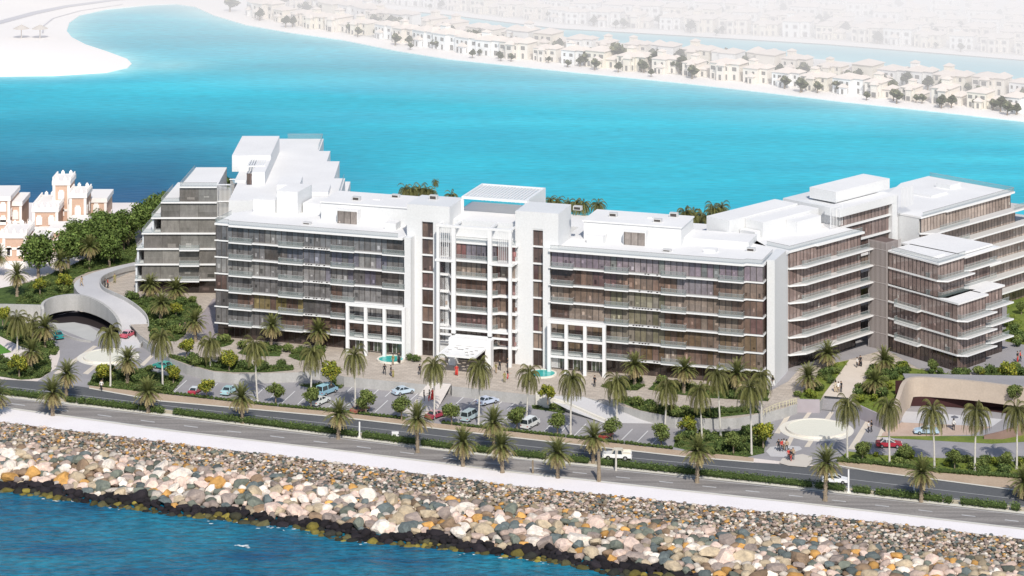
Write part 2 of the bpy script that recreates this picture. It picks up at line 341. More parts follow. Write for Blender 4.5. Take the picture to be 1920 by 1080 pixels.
# ------------------------------------------------------------------ water
def water_mat(name, c, c2, rough, bump, bs, attr=False, st=(1, 1, 1), sc_=.02, fine=0):
    m = mat(name, c, rough, c2, sc_, spec=.3, bump=bump, bscale=bs, attr=attr, contrast=.45, stretch=st, detail=10, fine=fine); return m
seam = water_mat('sea_near', (0.003, 0.07, 0.16), (0.012, 0.20, 0.29), .2, .5, .45, st=(.8, 1.9, 1, 5), sc_=.07, fine=.55)
b = MB(); b.face([(-900, 250, ZSEA), (900, 250, ZSEA), (900, 560, ZSEA), (-900, 560, ZSEA)]); tag(b.build('sea', seam), kind='structure')
landA = [(-700, 143), (0, 142), (100, 141), (200, 135), (240, 126), (247, 119), (238, 110), (200, 96), (160, 83), (135, 70), (125, 58), (130, 42), (150, 28), (200, 17), (280, 9), (330, 7), (365, 12), (400, 28), (460, 46), (540, 60), (640, 74), (740, 94), (840, 110), (1040, 131), (1280, 155), (1430, 172), (1580, 190), (1750, 208), (1920, 227), (2400, 285), (2400, 200), (1920, 150), (1547, 112), (1280, 90), (1040, 70), (840, 47), (640, 24), (480, 0), (400, -12), (-1500, -12)]
landB = [(-2000, -16), (400, -18), (480, -10), (640, 8), (840, 27), (1040, 52), (1280, 66), (1547, 82), (1920, 112), (2400, 160), (3800, 0), (4500, -400), (-3000, -400)]
ZL = -3.7
PA = [G(x, y, ZL) for x, y in landA]; PB = [G(x, y, ZL) for x, y in landB]
nx, ny = 260, 220
xsn = np.linspace(-420, 420, nx); ysn = np.linspace(610, 1330, ny); XX, YY = np.meshgrid(xsn, ysn)
def dist_poly(P, close=True):
    d = np.full(XX.shape, 1e9); n = len(P)
    for i in range(n):
        a, c = P[i], P[(i + 1) % n]; ax, ay, bx, by = a.x, a.y, c.x, c.y
        L2 = (bx - ax) ** 2 + (by - ay) ** 2 + 1e-9; t = np.clip(((XX - ax) * (bx - ax) + (YY - ay) * (by - ay)) / L2, 0, 1)
        d = np.minimum(d, np.hypot(XX - ax - t * (bx - ax), YY - ay - t * (by - ay)))
    return d
dd = np.minimum(dist_poly(PA), dist_poly(PB))
sh = np.exp(-dd / 7.0)
# sandbank reaching out from the spit tip
tip = G(300, 120, ZSEA); sh = np.maximum(sh, .55 * np.exp(-(((XX - tip.x) / 16) ** 2 + ((YY - tip.y + 3) / 14) ** 2)))
deep = np.clip((-XX - 25) / 75, 0, 1) * np.clip((870 - YY) / 150, 0, 1)       # darker water off the near left shore
base = np.array([0.012, 0.47, 0.60]); dk = np.array([0.002, 0.10, 0.22]); lt = np.array([0.35, 0.72, 0.76])
wob = np.zeros_like(XX); rw = np.random.RandomState(3)
for _k in range(26):
    ang = rw.uniform(-.35, .35); wl = rw.uniform(14, 90); px_, py_ = -np.sin(ang), np.cos(ang)
    wob += np.sin((XX * px_ * 1.0 + YY * py_) * 6.283 / wl + XX * rw.uniform(-.03, .03) + rw.uniform(0, 6.28)) * (wl / 90) ** .5
wob = np.clip(wob / 9, -1, 1)[..., None]
cc = base[None, None] * (1 - deep[..., None]) + dk * deep[..., None]; cc = cc * (1 + wob * .10) + np.array([.03, .02, .015]) * np.clip(wob, 0, 1); cc = cc * (1 - sh[..., None]) + lt * sh[..., None]
ii = np.arange(nx * ny).reshape(ny, nx)
q = np.stack([ii[:-1, :-1], ii[:-1, 1:], ii[1:, 1:], ii[1:, :-1]], -1).reshape(-1, 4)
me = bpy.data.meshes.new('lagoon'); me.from_pydata(np.stack([XX.ravel(), YY.ravel(), np.full(XX.size, ZSEA)], 1).tolist(), [], q.tolist())
at = me.color_attributes.new('col', 'FLOAT_COLOR', 'POINT'); at.data.foreach_set('color', np.concatenate([cc.reshape(-1, 3), np.ones((nx * ny, 1))], 1).ravel())
me.materials.append(water_mat('lagoon_water', (.80, .84, .88), (1.08, 1.06, 1.04), .5, .25, .45, attr=True, st=(.4, 1.8, 1, 3), sc_=.035, fine=.16))
o = bpy.data.objects.new('lagoon', me); COL.objects.link(o); tag(o, kind='structure')
b = MB(); b.face([(-6000, 1330, ZSEA - .05), (6000, 1330, ZSEA - .05), (6000, 8500, ZSEA - .05), (-6000, 8500, ZSEA - .05)]); tag(b.build('far_water', seam), kind='structure')
def land(name, P, m):
    b = MB(); pts = [(p.x, p.y) for p in P]
    b.prism(pts, ZSEA - 1, ZL); return tag(b.build(name, m), kind='structure')
land('beach', PA, farsand); land('far_shore', PB, farveg)
# sand margin along far shore and town soil on the near strip
ribbon('far_beach', [(x, y - 7) for x, y in landB[2:10]], [(x, y + .5) for x, y in landB[2:10]], ZL + .1, farsand)
ribbon('town_ground', [(560, 14), (640, 26), (840, 49), (1040, 72), (1280, 92), (1547, 114), (1920, 152), (2400, 202)], [(560, 46), (640, 60), (840, 92), (1040, 116), (1280, 140), (1580, 168), (1920, 198), (2400, 250)], ZL + .1, farveg)
sheet('coast_road', [(-200, 60), (0, 38), (60, 22), (120, 10), (200, 0), (300, -8), (320, -8), (215, 1), (130, 13), (70, 26), (0, 45), (-200, 70)], ZL + .12, mat('far_road', (.50, .50, .54), .9))
b = MB(); line([(80, 62), (82, 48), (100, 34), (150, 20), (230, 8)], ZL + .12, .7); b.build('spit_track', MATS['far_road'])['kind'] = 'structure'
for px in ((40, 72), (75, 72)):
    b = MB(); c = G(px[0], px[1], ZL); n = 10
    ring = [(c.x + 3.2 * math.cos(2 * math.pi * k / n), c.y + 3.2 * math.sin(2 * math.pi * k / n), 0) for k in range(n)]
    for k in range(n): b.face([ring[k], ring[(k + 1) % n], (c.x, c.y, 1.6)])
    b.bar((c.x, c.y, ZL), (c.x, c.y, .2), .3)
    tag(b.build('beach_shelter', mat('thatch', (.6, .55, .5), .9)), ('left' if px[0] == 40 else 'right') + ' of two small round shelters on the white sand spit', 'shelter')
# haze over the far lagoon, its brightness put in as glow, not scattered sun
hm = bpy.data.materials.new('haze'); hm.use_nodes = True; n = hm.node_tree.nodes; l = hm.node_tree.links
n.remove(n['Principled BSDF']); ab = n.new('ShaderNodeVolumeAbsorption'); em = n.new('ShaderNodeEmission'); ad = n.new('ShaderNodeAddShader')
RHO = 0.0034
ab.inputs['Color'].default_value = (0, 0, 0, 1); ab.inputs['Density'].default_value = RHO
em.inputs['Color'].default_value = (0.95, 0.935, 0.955, 1); em.inputs['Strength'].default_value = RHO * .98
l.new(ab.outputs[0], ad.inputs[0]); l.new(em.outputs[0], ad.inputs[1]); l.new(ad.outputs[0], n['Material Output'].inputs['Volume'])
def slant(off, x0=-330, x1=420): return [(x0, 982 - .73 * (x0 + 64) - off), (x1, max(668, 982 - .73 * (x1 + 64) - off)), (x1, 1700), (x0, 1700)]
b = MB(); b.prism(slant(200), ZSEA + .3, 75); tag(b.build('haze', hm), kind='structure')
hm2 = hm.copy()
for nd in hm2.node_tree.nodes:
    if nd.type == 'VOLUME_ABSORPTION': nd.inputs['Density'].default_value = .0070
    if nd.type == 'EMISSION': nd.inputs['Strength'].default_value = .0068
b = MB(); b.prism([(x * .999, y - .5) for x, y in slant(12)], ZSEA + .4, 48); tag(b.build('haze', hm2), kind='structure')
# ------------------------------------------------------------------ BUILDINGS
FH = 3.475; ZP = 2.0
class Fr:
    def __init__(s, ox, oy, deg): s.ox, s.oy, s.a = ox, oy, D2R(deg); s.c, s.s = math.cos(s.a), math.sin(s.a)
    def u(s, px, v=0.0):                       # local u whose ray column is px, on the plane v
        k = (px - 960) / F                     # X = ox+u c - v s ; Y = oy + u s + v c
        return (k * (s.oy + v * s.c) - s.ox + v * s.s) / (s.c - k * s.s)
    def uv(s, px, py, z):
        p = G(px, py, z); dx, dy = p.x - s.ox, p.y - s.oy; return (dx * s.c + dy * s.s, -dx * s.s + dy * s.c)
PAL_GREY = [(.085, .08, .08), (.11, .105, .105), (.14, .135, .135), (.075, .066, .062), (.10, .10, .115), (.17, .165, .16)]
PAL_BRN = [(.085, .056, .046), (.11, .075, .06), (.065, .044, .038), (.13, .095, .075), (.09, .055, .052), (.15, .12, .10)]
PAL_TAN = [(.22, .175, .15), (.25, .20, .175), (.19, .15, .13), (.28, .23, .20)]
PAL_MID = [(.145, .108, .098), (.165, .125, .114), (.125, .09, .082), (.18, .14, .128)]
SC = lambda P, k: [tuple(x * k for x in c) for c in P]
PAL_GREY = SC(PAL_GREY, 1.35); PAL_BRN = SC(PAL_BRN, 1.5); PAL_MID = SC(PAL_MID, 1.7); PAL_TAN = SC(PAL_TAN, 1.45)  # MID and TAN lightened: warm haze over the right wings painted into glass
PAL_GRND = [(.05, .034, .03), (.065, .045, .04), (.042, .03, .027)]
PAL_D = [(.17, .165, .155), (.20, .19, .175), (.145, .135, .125)]
def glazing(parent, pts, z0, z1, pal, step=1.25, mw=.13, name='window_band', seed=0, tint=None):
    r = random.Random(seed * 77 + int(z0 * 10)); b = MB()
    for p, q in zip(pts, pts[1:]):
        p = Vector(p); q = Vector(q); L = (q - p).length; n = max(1, round(L / step)); d = (q - p) / n; nn = Vector((d.y, -d.x)).normalized()
        cur = r.choice(pal); 
        for i in range(n):
            if r.random() < .22: cur = r.choice(pal)
            k = r.uniform(.86, 1.15) if pal in (PAL_MID, PAL_TAN) else r.uniform(.78, 1.25); c = [x * k for x in cur]
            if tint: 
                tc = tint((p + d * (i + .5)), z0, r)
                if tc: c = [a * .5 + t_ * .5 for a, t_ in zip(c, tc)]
            A = p + d * i; B = p + d * (i + 1); zm = z0 + (z1 - z0) * r.uniform(.3, .5)
            k2 = r.uniform(.85, 1.12) if pal in (PAL_MID, PAL_TAN) else r.uniform(.75, 1.25); c2 = [x * k2 for x in c]
            b.face([(A.x, A.y, z0), (B.x, B.y, z0), (B.x, B.y, zm), (A.x, A.y, zm)], 0, c2)
            b.face([(A.x, A.y, zm), (B.x, B.y, zm), (B.x, B.y, z1), (A.x, A.y, z1)], 0, c)
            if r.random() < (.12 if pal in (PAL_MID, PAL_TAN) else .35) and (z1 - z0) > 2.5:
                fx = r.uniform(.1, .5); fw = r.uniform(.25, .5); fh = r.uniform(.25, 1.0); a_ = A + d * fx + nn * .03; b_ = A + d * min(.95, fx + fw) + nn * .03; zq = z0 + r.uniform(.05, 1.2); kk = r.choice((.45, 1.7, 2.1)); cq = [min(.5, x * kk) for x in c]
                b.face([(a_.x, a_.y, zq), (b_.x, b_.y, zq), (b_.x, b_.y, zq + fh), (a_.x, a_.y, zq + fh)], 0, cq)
            e = A + nn * .06; h = d.normalized() * mw / 2
            b.face([(e.x - h.x, e.y - h.y, z0), (e.x + h.x, e.y + h.y, z0), (e.x + h.x, e.y + h.y, z1), (e.x - h.x, e.y - h.y, z1)], 1, (1, 1, 1))
    return b.build(name, [glass, mull], parent)
def railing(parent, pts, z, h=1.05, name='railing'):
    b = MB()
    for p, q in zip(pts, pts[1:]):
        b.face([(p[0], p[1], z), (q[0], q[1], z), (q[0], q[1], z + h), (p[0], p[1], z + h)], 0)
        b.bar((p[0], p[1], z + h), (q[0], q[1], z + h), .07, 1)
    return b.build(name, [railg, MATS.get('rail_bar') or mat('rail_bar', (.34, .34, .34), .4)], parent)
def prism(parent, name, poly, z0, z1, m=None, top=None):
    b = MB(); b.prism(poly, z0, z1, 0, top=1 if top else None); return b.build(name, [m or white, top] if top else [m or white], parent)
def box(parent, name, u0, u1, v0, v1, z0, z1, m=None, top=None):
    u0, u1 = min(u0, u1), max(u0, u1); return prism(parent, name, [(u0, v0), (u1, v0), (u1, v1), (u0, v1)], z0, z1, m, top)
def fz(k): return ZP + k * FH
# ---- main building
M = Fr(-62.4, 551, -17.85)
main = empty('apartment_building', (M.ox, M.oy, 0), M.a)
tag(main, 'long glass fronted apartment building with two white stair towers and entrance canopy', 'building')
U = lambda px, v=0.0: M.u(px, v)
uL1 = U(758); uR0 = U(1034); uR1 = U(1430)
ZR = fz(7)
def tintL(p, z, r):  # pane tints painted in as facade reflections, palest on the top floor
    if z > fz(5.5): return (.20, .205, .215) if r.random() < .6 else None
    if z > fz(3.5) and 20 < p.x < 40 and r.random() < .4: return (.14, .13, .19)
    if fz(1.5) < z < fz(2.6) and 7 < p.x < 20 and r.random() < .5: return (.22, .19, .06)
def tintR(p, z, r):  # purple and green reflections of the right block, painted into its panes
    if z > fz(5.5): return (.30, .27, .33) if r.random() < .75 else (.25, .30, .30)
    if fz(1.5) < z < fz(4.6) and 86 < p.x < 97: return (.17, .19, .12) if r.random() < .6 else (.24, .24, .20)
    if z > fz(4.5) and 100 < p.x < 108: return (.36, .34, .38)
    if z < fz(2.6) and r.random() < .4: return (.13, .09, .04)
# structure of both blocks
bl_in = 1.6
prism(main, 'wall', [(.3, bl_in), (uL1, bl_in), (uL1, 20), (6.2, 20)], ZP, ZR - .4, white)
uE = U(1447, 10)
prism(main, 'wall', [(uR0, bl_in), (uR1 - .4, bl_in), (uR1 - .4, 11), (uR1 - 6, 20), (uR0, 20)], ZP, ZR - .4, white)
glz_m = []
for k in range(7):
    z0, z1 = fz(k) + .05, fz(k + 1) - .4
    vv = 1.2 if k == 0 else 0
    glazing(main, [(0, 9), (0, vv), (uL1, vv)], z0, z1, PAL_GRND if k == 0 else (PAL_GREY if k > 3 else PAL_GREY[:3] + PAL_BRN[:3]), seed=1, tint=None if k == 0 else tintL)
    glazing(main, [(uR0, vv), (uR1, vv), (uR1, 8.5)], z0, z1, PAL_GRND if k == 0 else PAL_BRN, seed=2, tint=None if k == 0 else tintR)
uS0, uS1 = U(425, -1.3), U(1393, -1.3); tterr = mat('terrace_floor', (.42, .42, .42), .8)
BALL = [(427, 470), (520, 566), (618, 662), (715, 758)]; BALR = [(1032, 1073), (1132, 1177), (1238, 1285), (1346, 1393)]
for k in range(1, 8):
    z = fz(k); last = k == 7
    d = -.95 if not last else -1.1
    nmz = 'roof' if last else 'floor_slab'
    prism(main, nmz, [(-.25, -.25), (uS0, -.25), (uS0 + .3, d), (uL1, d), (uL1, 20 if last else 1), (6.2, 20) if last else (-.25, 1), (-.25, 9.5)][: (7 if last else 5)], z - (.42 if last else .3), z, frame, roofw if last else tterr)
    prism(main, nmz, [(uR0 - .3, d), (uS1, d), (uS1 + .5, -.25), (uR1 + .2, -.25), (uR1 + .3, 11 if last else 8.6)] + ([(uR1 - 6, 20), (uR0, 20)] if last else [(uR1 - .5, 8.6), (uR1 - .5, 1), (uR0 - .3, 1)]), z - (.42 if last else .3), z, frame, roofw if last else tterr)
    if last: continue
    for i, (a, c) in enumerate(BALL + BALR):
        a0, c0 = U(a, -1.9), U(c, -1.9); left = i < 4
        if k in (1, 2, 3) and (a in (715, 1032)) : continue
        bal = box(main, 'balcony', a0, c0, -1.55, -.95, z - .26, z + .01, frame, tterr)
        railing(bal, [(a0 + .05, -.5), (a0 + .05, -1.5), (c0 - .05, -1.5), (c0 - .05, -.5)], z + .01)
    # small square openings in the slab soffit strip between balconies
    for lo, hi in ((572, 616), (1186, 1236)):
        for j in range(9):
            if R.random() < .35: continue
            b = MB(); u_ = U(lo + (hi - lo) * j / 9, -.95); b.box(u_, u_ + .4, -.965, -.6, z - .1, z + .012, 0); b.build('slab_opening', dark, main)
# roof railings
railing(main, [(0, 8), (-.1, -.1), (uS0, -.15), (uS0 + .3, -1.0), (uL1 - 1, -1.0)], ZR, .9)
railing(main, [(uR0, -1.0), (uS1, -1.0), (uS1 + .5, -.15), (uR1, -.15), (uR1 + .1, 9)], ZR, .9)
# porticos
for cols in ((652, 686, 721, 757), (1030, 1062, 1097, 1133)):
    zt = fz(3) + .15; b = MB(); us = [U(c, -2.6) for c in cols]
    for c in us: b.box(c - .33, c + .33, -2.9, -2.3, ZP, zt - .6)
    b.box(us[0] - .36, us[-1] + .36, -2.93, -2.27, zt - .6, zt)
    for k in (1, 2): 
        for c0, c1 in zip(us, us[1:]): b.box(c0 + .33, c1 - .33, -2.85, -2.35, fz(k) - .4, fz(k) + .02)
    b.build('portico', frame, main)
    for c0, c1 in zip(us, us[1:]):
        for k in (1, 2): railing(main, [(c0 + .35, -2.2), (c1 - .35, -2.2)], fz(k), 1.0)
        b = MB()
        for j in range(4):
            x0 = c0 + .4 + j * (c1 - c0 - .8) / 4; b.box(x0 + .08, x0 + (c1 - c0 - .8) / 4 - .08, 1.02, 1.12, ZP + .1, ZP + 2.9, 1, c=(.10, .13, .09)); b.box(x0 - .05, x0 + .05, .95, 1.15, ZP, ZP + 2.9, 0)
        b.build('entrance_door', [frame, glass], main)
# stair towers
def tower(p0, p1, s0, s1, vf, zt):
    u0, u1, a, c = U(p0, vf), U(p1, vf), U(s0, vf), U(s1, vf)
    b = MB(); b.box(u0, a, vf, vf + 9, ZP, zt); b.box(c, u1, vf, vf + 9, ZP, zt); b.box(a, c, vf + .8, vf + 8.9, ZP, zt - 3.4); b.box(a, c, vf, vf + 8.95, zt - 3.4, zt)
    t = b.build('stair_tower', white, main)
    for k in range(8):
        z0 = fz(k); glazing(t, [(a, vf + .5), (c, vf + .5)], z0 + .05, min(fz(k + 1) - .28, zt - 3.4), PAL_BRN if k else PAL_GRND, 1.2, name='window', seed=p0 + k)
        bb = MB(); bb.box(a, c, vf + .12, vf + .75, fz(k + 1) - .28, fz(k + 1) if k < 7 else zt - 3.4); bb.build('floor_slab', frame, t)
tower(763, 843, 791, 812, .9, 33.0); tower(966, 1047, 999, 1018, .9, 33.2)
box(main, 'end_fin', U(759, -1.2), U(771, -1.2), -1.5, .88, ZP, ZR + .3, white)
box(main, 'end_fin', U(1018, -.4), U(1031, -.4), -.4, .88, ZP, ZR + .1, white)
# centre bay
uc = [U(822, -1.5), U(851, -1.5), U(919, -1.5), U(957, -1.5)]
box(main, 'wall', uc[0], uc[3], 3.2, 20, ZP, 30.0, white, roofw)
for k in range(1, 7):
    glazing(main, [(uc[0] - .5, .9), (uc[0] + 1.6, .9), (uc[0] + 2.2, .2), (uc[2] + .8, .2), (uc[2] + 1.4, .9), (uc[3] + .8, .9)], fz(k) + .05, fz(k + 1) - .38, PAL_BRN if k < 6 else [(.19, .09, .085), (.15, .13, .13), (.22, .12, .11), (.17, .15, .17)], 1.1, seed=30 + k)
    prism(main, 'floor_slab', [(uc[0] - .3, .3), (uc[0] + 1.5, .3), (uc[0] + 2.4, -1.1), (uc[2] + .3, -1.1), (uc[2] + 1.5, -.1), (uc[3] + .9, -.1), (uc[3] + .9, 1.5), (uc[0] - .3, 1.5)], fz(k) - .38, fz(k), frame, roofw)
    railing(main, [(uc[1] + .4, -1.0), (uc[2] - .4, -1.0), (uc[2] + 1.2, -.05)], fz(k), 1.0)
glazing(main, [(uc[0] - .3, 1.0), (uc[3] + .8, 1.0)], ZP, fz(1) - .4, PAL_GRND, 1.3, seed=44)
prism(main, 'roof', [(uc[0] - .5, -.2), (uc[3] + 1, -.2), (uc[3] + 1, 3.2), (uc[0] - .5, 3.2)], fz(7) - .38, fz(7), frame, roofw)
railing(main, [(uc[0], -.1), (uc[3] + .8, -.1)], fz(7), 1.0)
b = MB(); ztf = 29.9
for i, c in enumerate(uc): t_ = .42 if i in (1, 2) else .3; b.box(c - t_, c + t_, -1.9, -1.3, ZP if i in (0, 3) else fz(1.7), ztf - .45)
b.box(uc[0] - .35, uc[3] + .35, -1.93, -1.27, ztf - .45, ztf)
for c in uc: b.box(c - .2, c + .2, -1.25, 3.1, ztf - .40, ztf - .05)
for k, zz in ((1, fz(2)), (2, fz(1.65))): 
    for c0, c1 in zip(uc, uc[1:]): b.box(c0 + .43, c1 - .43, -1.8, -1.4, zz - .35, zz)
for c0 in (uc[0] + .5, uc[2] + 1.9):
    for j in range(6): b.box(c0 + j * .42, c0 + j * .42 + .09, -1.75, -1.6, fz(6) + .05, ztf - .46)
for c0, c1 in ((uc[0] - .6, uc[1]), (uc[2], uc[3] + .6)): b.box(c0, c1, -2.0, .2, fz(6) - .45, fz(6) - .02)
b.build('facade_frame', frame, main)
pa, pb_ = U(842, -3.6), U(921, -3.6); b = MB(); zq = fz(1.6)
b.box(pa, pa + 1.5, -3.9, -2.1, ZP, zq - 1.4); b.box(pb_ - 1.2, pb_, -3.9, -2.1, ZP, zq - 1.4); b.box(pa, pb_, -3.9, -2.1, zq - 1.4, zq); b.box(pa + .1, pb_ - .1, -2.1, -.3, zq - .5, zq - .05)
b.build('entrance_portal', frame, main)
b = MB(); zc = 6.1; A, B = U(843, -3.95), U(910, -3.95); nu, nv = 10, 8; holes = {(7, 6), (6, 4), (8, 2), (3, 2), (4, 2), (1, 5), (5, 1), (8, 5), (2, 1), (1, 3), (7, 3)}
for i in range(nu):
    for j in range(nv):
        if (i, j) in holes : continue
        b.box(A + (B - A) * i / nu, A + (B - A) * (i + 1) / nu, -3.95 - 6.9 * (j + 1) / nv, -3.95 - 6.9 * j / nv, zc - .16, zc)
b.box(A - .1, B + .1, -11.0, -10.85, zc - .35, zc + .02); b.box(A - .15, A, -10.85, -3.95, zc - .35, zc + .02); b.box(B, B + .15, -10.85, -3.95, zc - .35, zc + .02)
b.build('canopy', frame, main)
# roof storeys
ph = [(20, uL1 + .3, 9.5, 20, 30.0), (uR0 + 4, 98.5, 9.6, 19.8, 30.0)]
for u0, u1, v0, v1, zt in ph:
    box(main, 'penthouse', u0, u1, v0, v1, ZR, zt, white, roofw); box(main, 'roof_edge', u0 - .2, u1 + .2, v0 - .25, v1 + .25, zt, zt + .25, frame, roofw)
for px0, px1 in ((632, 671), (1169, 1211)):
    u0, u1 = U(px0, 7.5), U(px1, 7.5); t = box(main, 'penthouse', u0, u1, 7.5, 9.45, ZR, 29.3, white, roofw)
    glazing(t, [(u0 + .2, 7.44), (u1 - .2, 7.44)], ZR + .05, 28.95, [(.19, .16, .14), (.24, .21, .19)], 1.4, name='window', seed=px0)
box(main, 'penthouse', 98.5, 112, 12, 19.5, ZR, 27.6, white, roofw)
# small plant housings on the roof
for (u0, u1, v0, v1, h) in ((3.5, 8.5, 11.5, 16, 2.9), (8.7, 13.6, 12, 20, 4.9), (14, 19.5, 14, 20, 2.2), (104, 106.5, 6, 8, .7), (30, 31.6, 14, 15, 4.1), (90, 91, 15, 16, 4.2), (uR0 + 5.5, uR0 + 9, 6.5, 9.4, 1.6), (36, 38.5, 5, 8, 1.4)):
    box(main, 'roof_housing', u0, u1, v0, v1, ZR, ZR + h, white, roofw)
for (u, v, h, z_) in ((45.5, 6, .9, 33.01), (77, 5, .8, 33.2), (26, 12, .8, 30.26), (33, 17, .7, 30.26), (82, 14, .8, 30.26), (92, 12, .7, 30.26), (94, 17.5, .9, 30.26), (57, 6, .7, fz(7)), (18, 4, .5, ZR), (96, 4, .5, ZR), (112, 9.5, .7, ZR)):
    un = box(main, 'vent_unit', u, u + 1.7, v, v + 1.1, z_, z_ + h, mat('unit_grey', (.55, .55, .55), .6)); box(un, 'vent_grille', u + .2, u + 1.5, v - .03, v - .002, z_ + .15, z_ + h - .15, mull)
box(main, 'wall', 6.5, uE - 8, 20.1, 31, ZP, ZR - .1, white, roofw)
# roof pergola
b = MB(); p0, p1 = 51.8, 66; q0, q1 = 8.5, 21.8; zt = 33.6
b.box(p0, p1, q0, q0 + .5, zt - .5, zt); b.box(p0, p1, q1 - .5, q1, zt - .5, zt); b.box(p0, p0 + .5, q0 + .5, q1 - .5, zt - .5, zt); b.box(p1 - .5, p1, q0 + .5, q1 - .5, zt - .5, zt)
for i in range(18): u_ = p0 + .9 + i * .73; b.box(u_, u_ + .38, q0 + .5, q1 - .5, zt - .35, zt - .12)
for i in range(5): v_ = q0 + 2 + i * 2.4; b.box(p0 + .5, p1 - .5, v_, v_ + .25, zt - .5, zt - .36)
b.box(p1 - .4, p1, q0, q1, 30, zt - .51); b.box(p0, p0 + .4, q0, q0 + .4, 30, zt - .51); b.box(p0, p0 + .4, q1 - .4, q1, 30, zt - .51)
for i in range(14): v_ = q1 - .4; u_ = p0 + 1 + i * .95; b.box(u_, u_ + .12, v_, v_ + .12, 30, zt - .51)
b.build('roof_pergola', frame, main)
# ---- right end link and wing
Wg = Fr(55.9, 526.4, 45.5)
wing = empty('apartment_building', (Wg.ox, Wg.oy, 0), Wg.a)
tag(wing, 'brown glazed apartment wing with pointed white balcony slabs running back to the right', 'building')
p = [G(1440, 718, 2)[:2], G(1452, 720, 2)[:2]]
def toW(P): dx, dy = P[0] - Wg.ox, P[1] - Wg.oy; return (dx * Wg.c + dy * Wg.s, -dx * Wg.s + dy * Wg.c)
A = toW((50.4, 516.6)); B = toW((51.9, 516.2)); C_ = toW((55.0, 524.6)); D_ = toW((53.2, 526.0))
prism(wing, 'end_fin', [A, B, C_, D_], ZP, ZR + .5, white)
prism(wing, 'wall', [C_, (0, .35), (0, 8), D_], ZP, ZR - .2, white, roofw)
# block one
tter2 = mat('slab_floor', (.56, .55, .54), .8)
L1 = 23.6
prism(wing, 'wall', [(.3, 1.8), (L1 - .2, 1.8), (L1 - .2, 21), (.3, 21)], ZP, ZR - .4, white)
for k in range(7):
    vv = 1.4 if k == 0 else 0
    glazing(wing, [(0, 4), (0, vv), (L1, vv), (L1, 3)], fz(k) + .05, fz(k + 1) - .4, PAL_GRND if k == 0 else PAL_MID, 1.15, seed=50)
for k in range(1, 8):
    z = fz(k)
    if k == 7: prism(wing, 'roof', [(-.3, -.3), (8, -.3), (8.2, -.8), (L1 + .4, -.8), (L1 + .4, 21), (-.3, 21)], z - .42, z, frame, roofw); continue
    prism(wing, 'floor_slab', [(-.25, 1), (-.25, -.25), (3.0, -1.9), (L1 + 2.8, -1.9), (L1 + 1.8, -.2), (L1 + .2, -.2), (L1 + .2, 1)], z - .32, z, frame, tter2)
    railing(wing, [(3.0, -.8), (4.2, -1.3), (12, -1.3)], z, 1.0); railing(wing, [(14.5, -.8), (14.5, -1.3), (L1 + 1.6, -1.3)], z, 1.0)
railing(wing, [(.2, 6), (.1, 0), (L1, -.5)], ZR, .9)
# penthouses of wing
box(wing, 'penthouse', -.5, 22, 15.3, 21.4, ZR - 4, 30, white, roofw); box(wing, 'penthouse', 4.5, 23, 10.5, 15.2, ZR, 29.6, white, roofw); box(wing, 'penthouse', 12, 20, 7.5, 10.4, ZR, 29.0, white, roofw)
box(wing, 'roof_housing', 2.5, 4.3, 11, 15, ZR, 27.8, white, roofw)
prism(wing, 'roof', [C_, (-.35, -.2), (-.35, 21), (-9, 21.4), (-6, 12), D_], ZR - .5, ZR - .02, frame, roofw)
# link block with tall framed window
c0, c1, cv = 22.6, 43.0, 4.6
prism(wing, 'wall', [(L1 + .6, 8), (c1 - .2, 8), (c1 - .2, 21), (L1 + .6, 21)], ZP, 29.9, white)
prism(wing, 'link_frame', [(c0, cv), (c1, cv), (c1, cv + 4), (c0, cv + 4)], 28.6, 30.3, white, roofw)
box(wing, 'link_frame', c1 - 2.0, c1 - .02, cv + .05, cv + 4, ZP, 28.58, white)
for k in range(0, 8):
    z0, z1 = fz(k) + .05, min(fz(k + 1) - .35, 28.55)
    if z1 > z0: glazing(wing, [(L1 + .3, cv + 1), (c1 - 2, cv + 1)], z0, z1, PAL_BRN if k < 6 else PAL_MID, 1.2, seed=60)
    if k: box(wing, 'floor_slab', L1 + .3, c1 - 2.02, cv + .4, cv + 1.2, fz(k) - .3, fz(k), frame)
box(wing, 'penthouse', 27, 46, 9, 16, 30.3, 32.6, white, roofw)
b = MB()
for i in range(9): b.box(20.5 + i * .5, 20.6 + i * .5, 5.4, 5.52, ZR + .3, 31)
for i in range(9): b.box(41.3 + i * .5, 41.4 + i * .5, 2.4, 2.52, 28, 32.3)
b.build('louvre_screen', frame, wing)
# louvred stair tower
b = MB(); u0, u1, v0, v1 = 25.6, 30.5, -5.1, -.6
for i in range(15): v = v0 + (v1 - v0) * i / 14; b.box(u0 - .05, u0 + .05, v - .06, v + .06, ZP, 24.5)
for i in range(13): u_ = u0 + (u1 - u0) * i / 12; b.box(u_ - .06, u_ + .06, v0 - .1, v0 + .0, ZP, 24.5)
for k in range(1, 7): b.box(u0 - .1, u0 + .1, v0, v1, fz(k) - .1, fz(k), 0)
b.box(u0 + .35, u1 - .35, v0 + .35, v1, ZP, 24.2, 1)
b.build('louvred_stair', [mat('louvre_grey', (.42, .38, .37), .5), mat('louvre_back', (.16, .115, .10), .7)], wing)
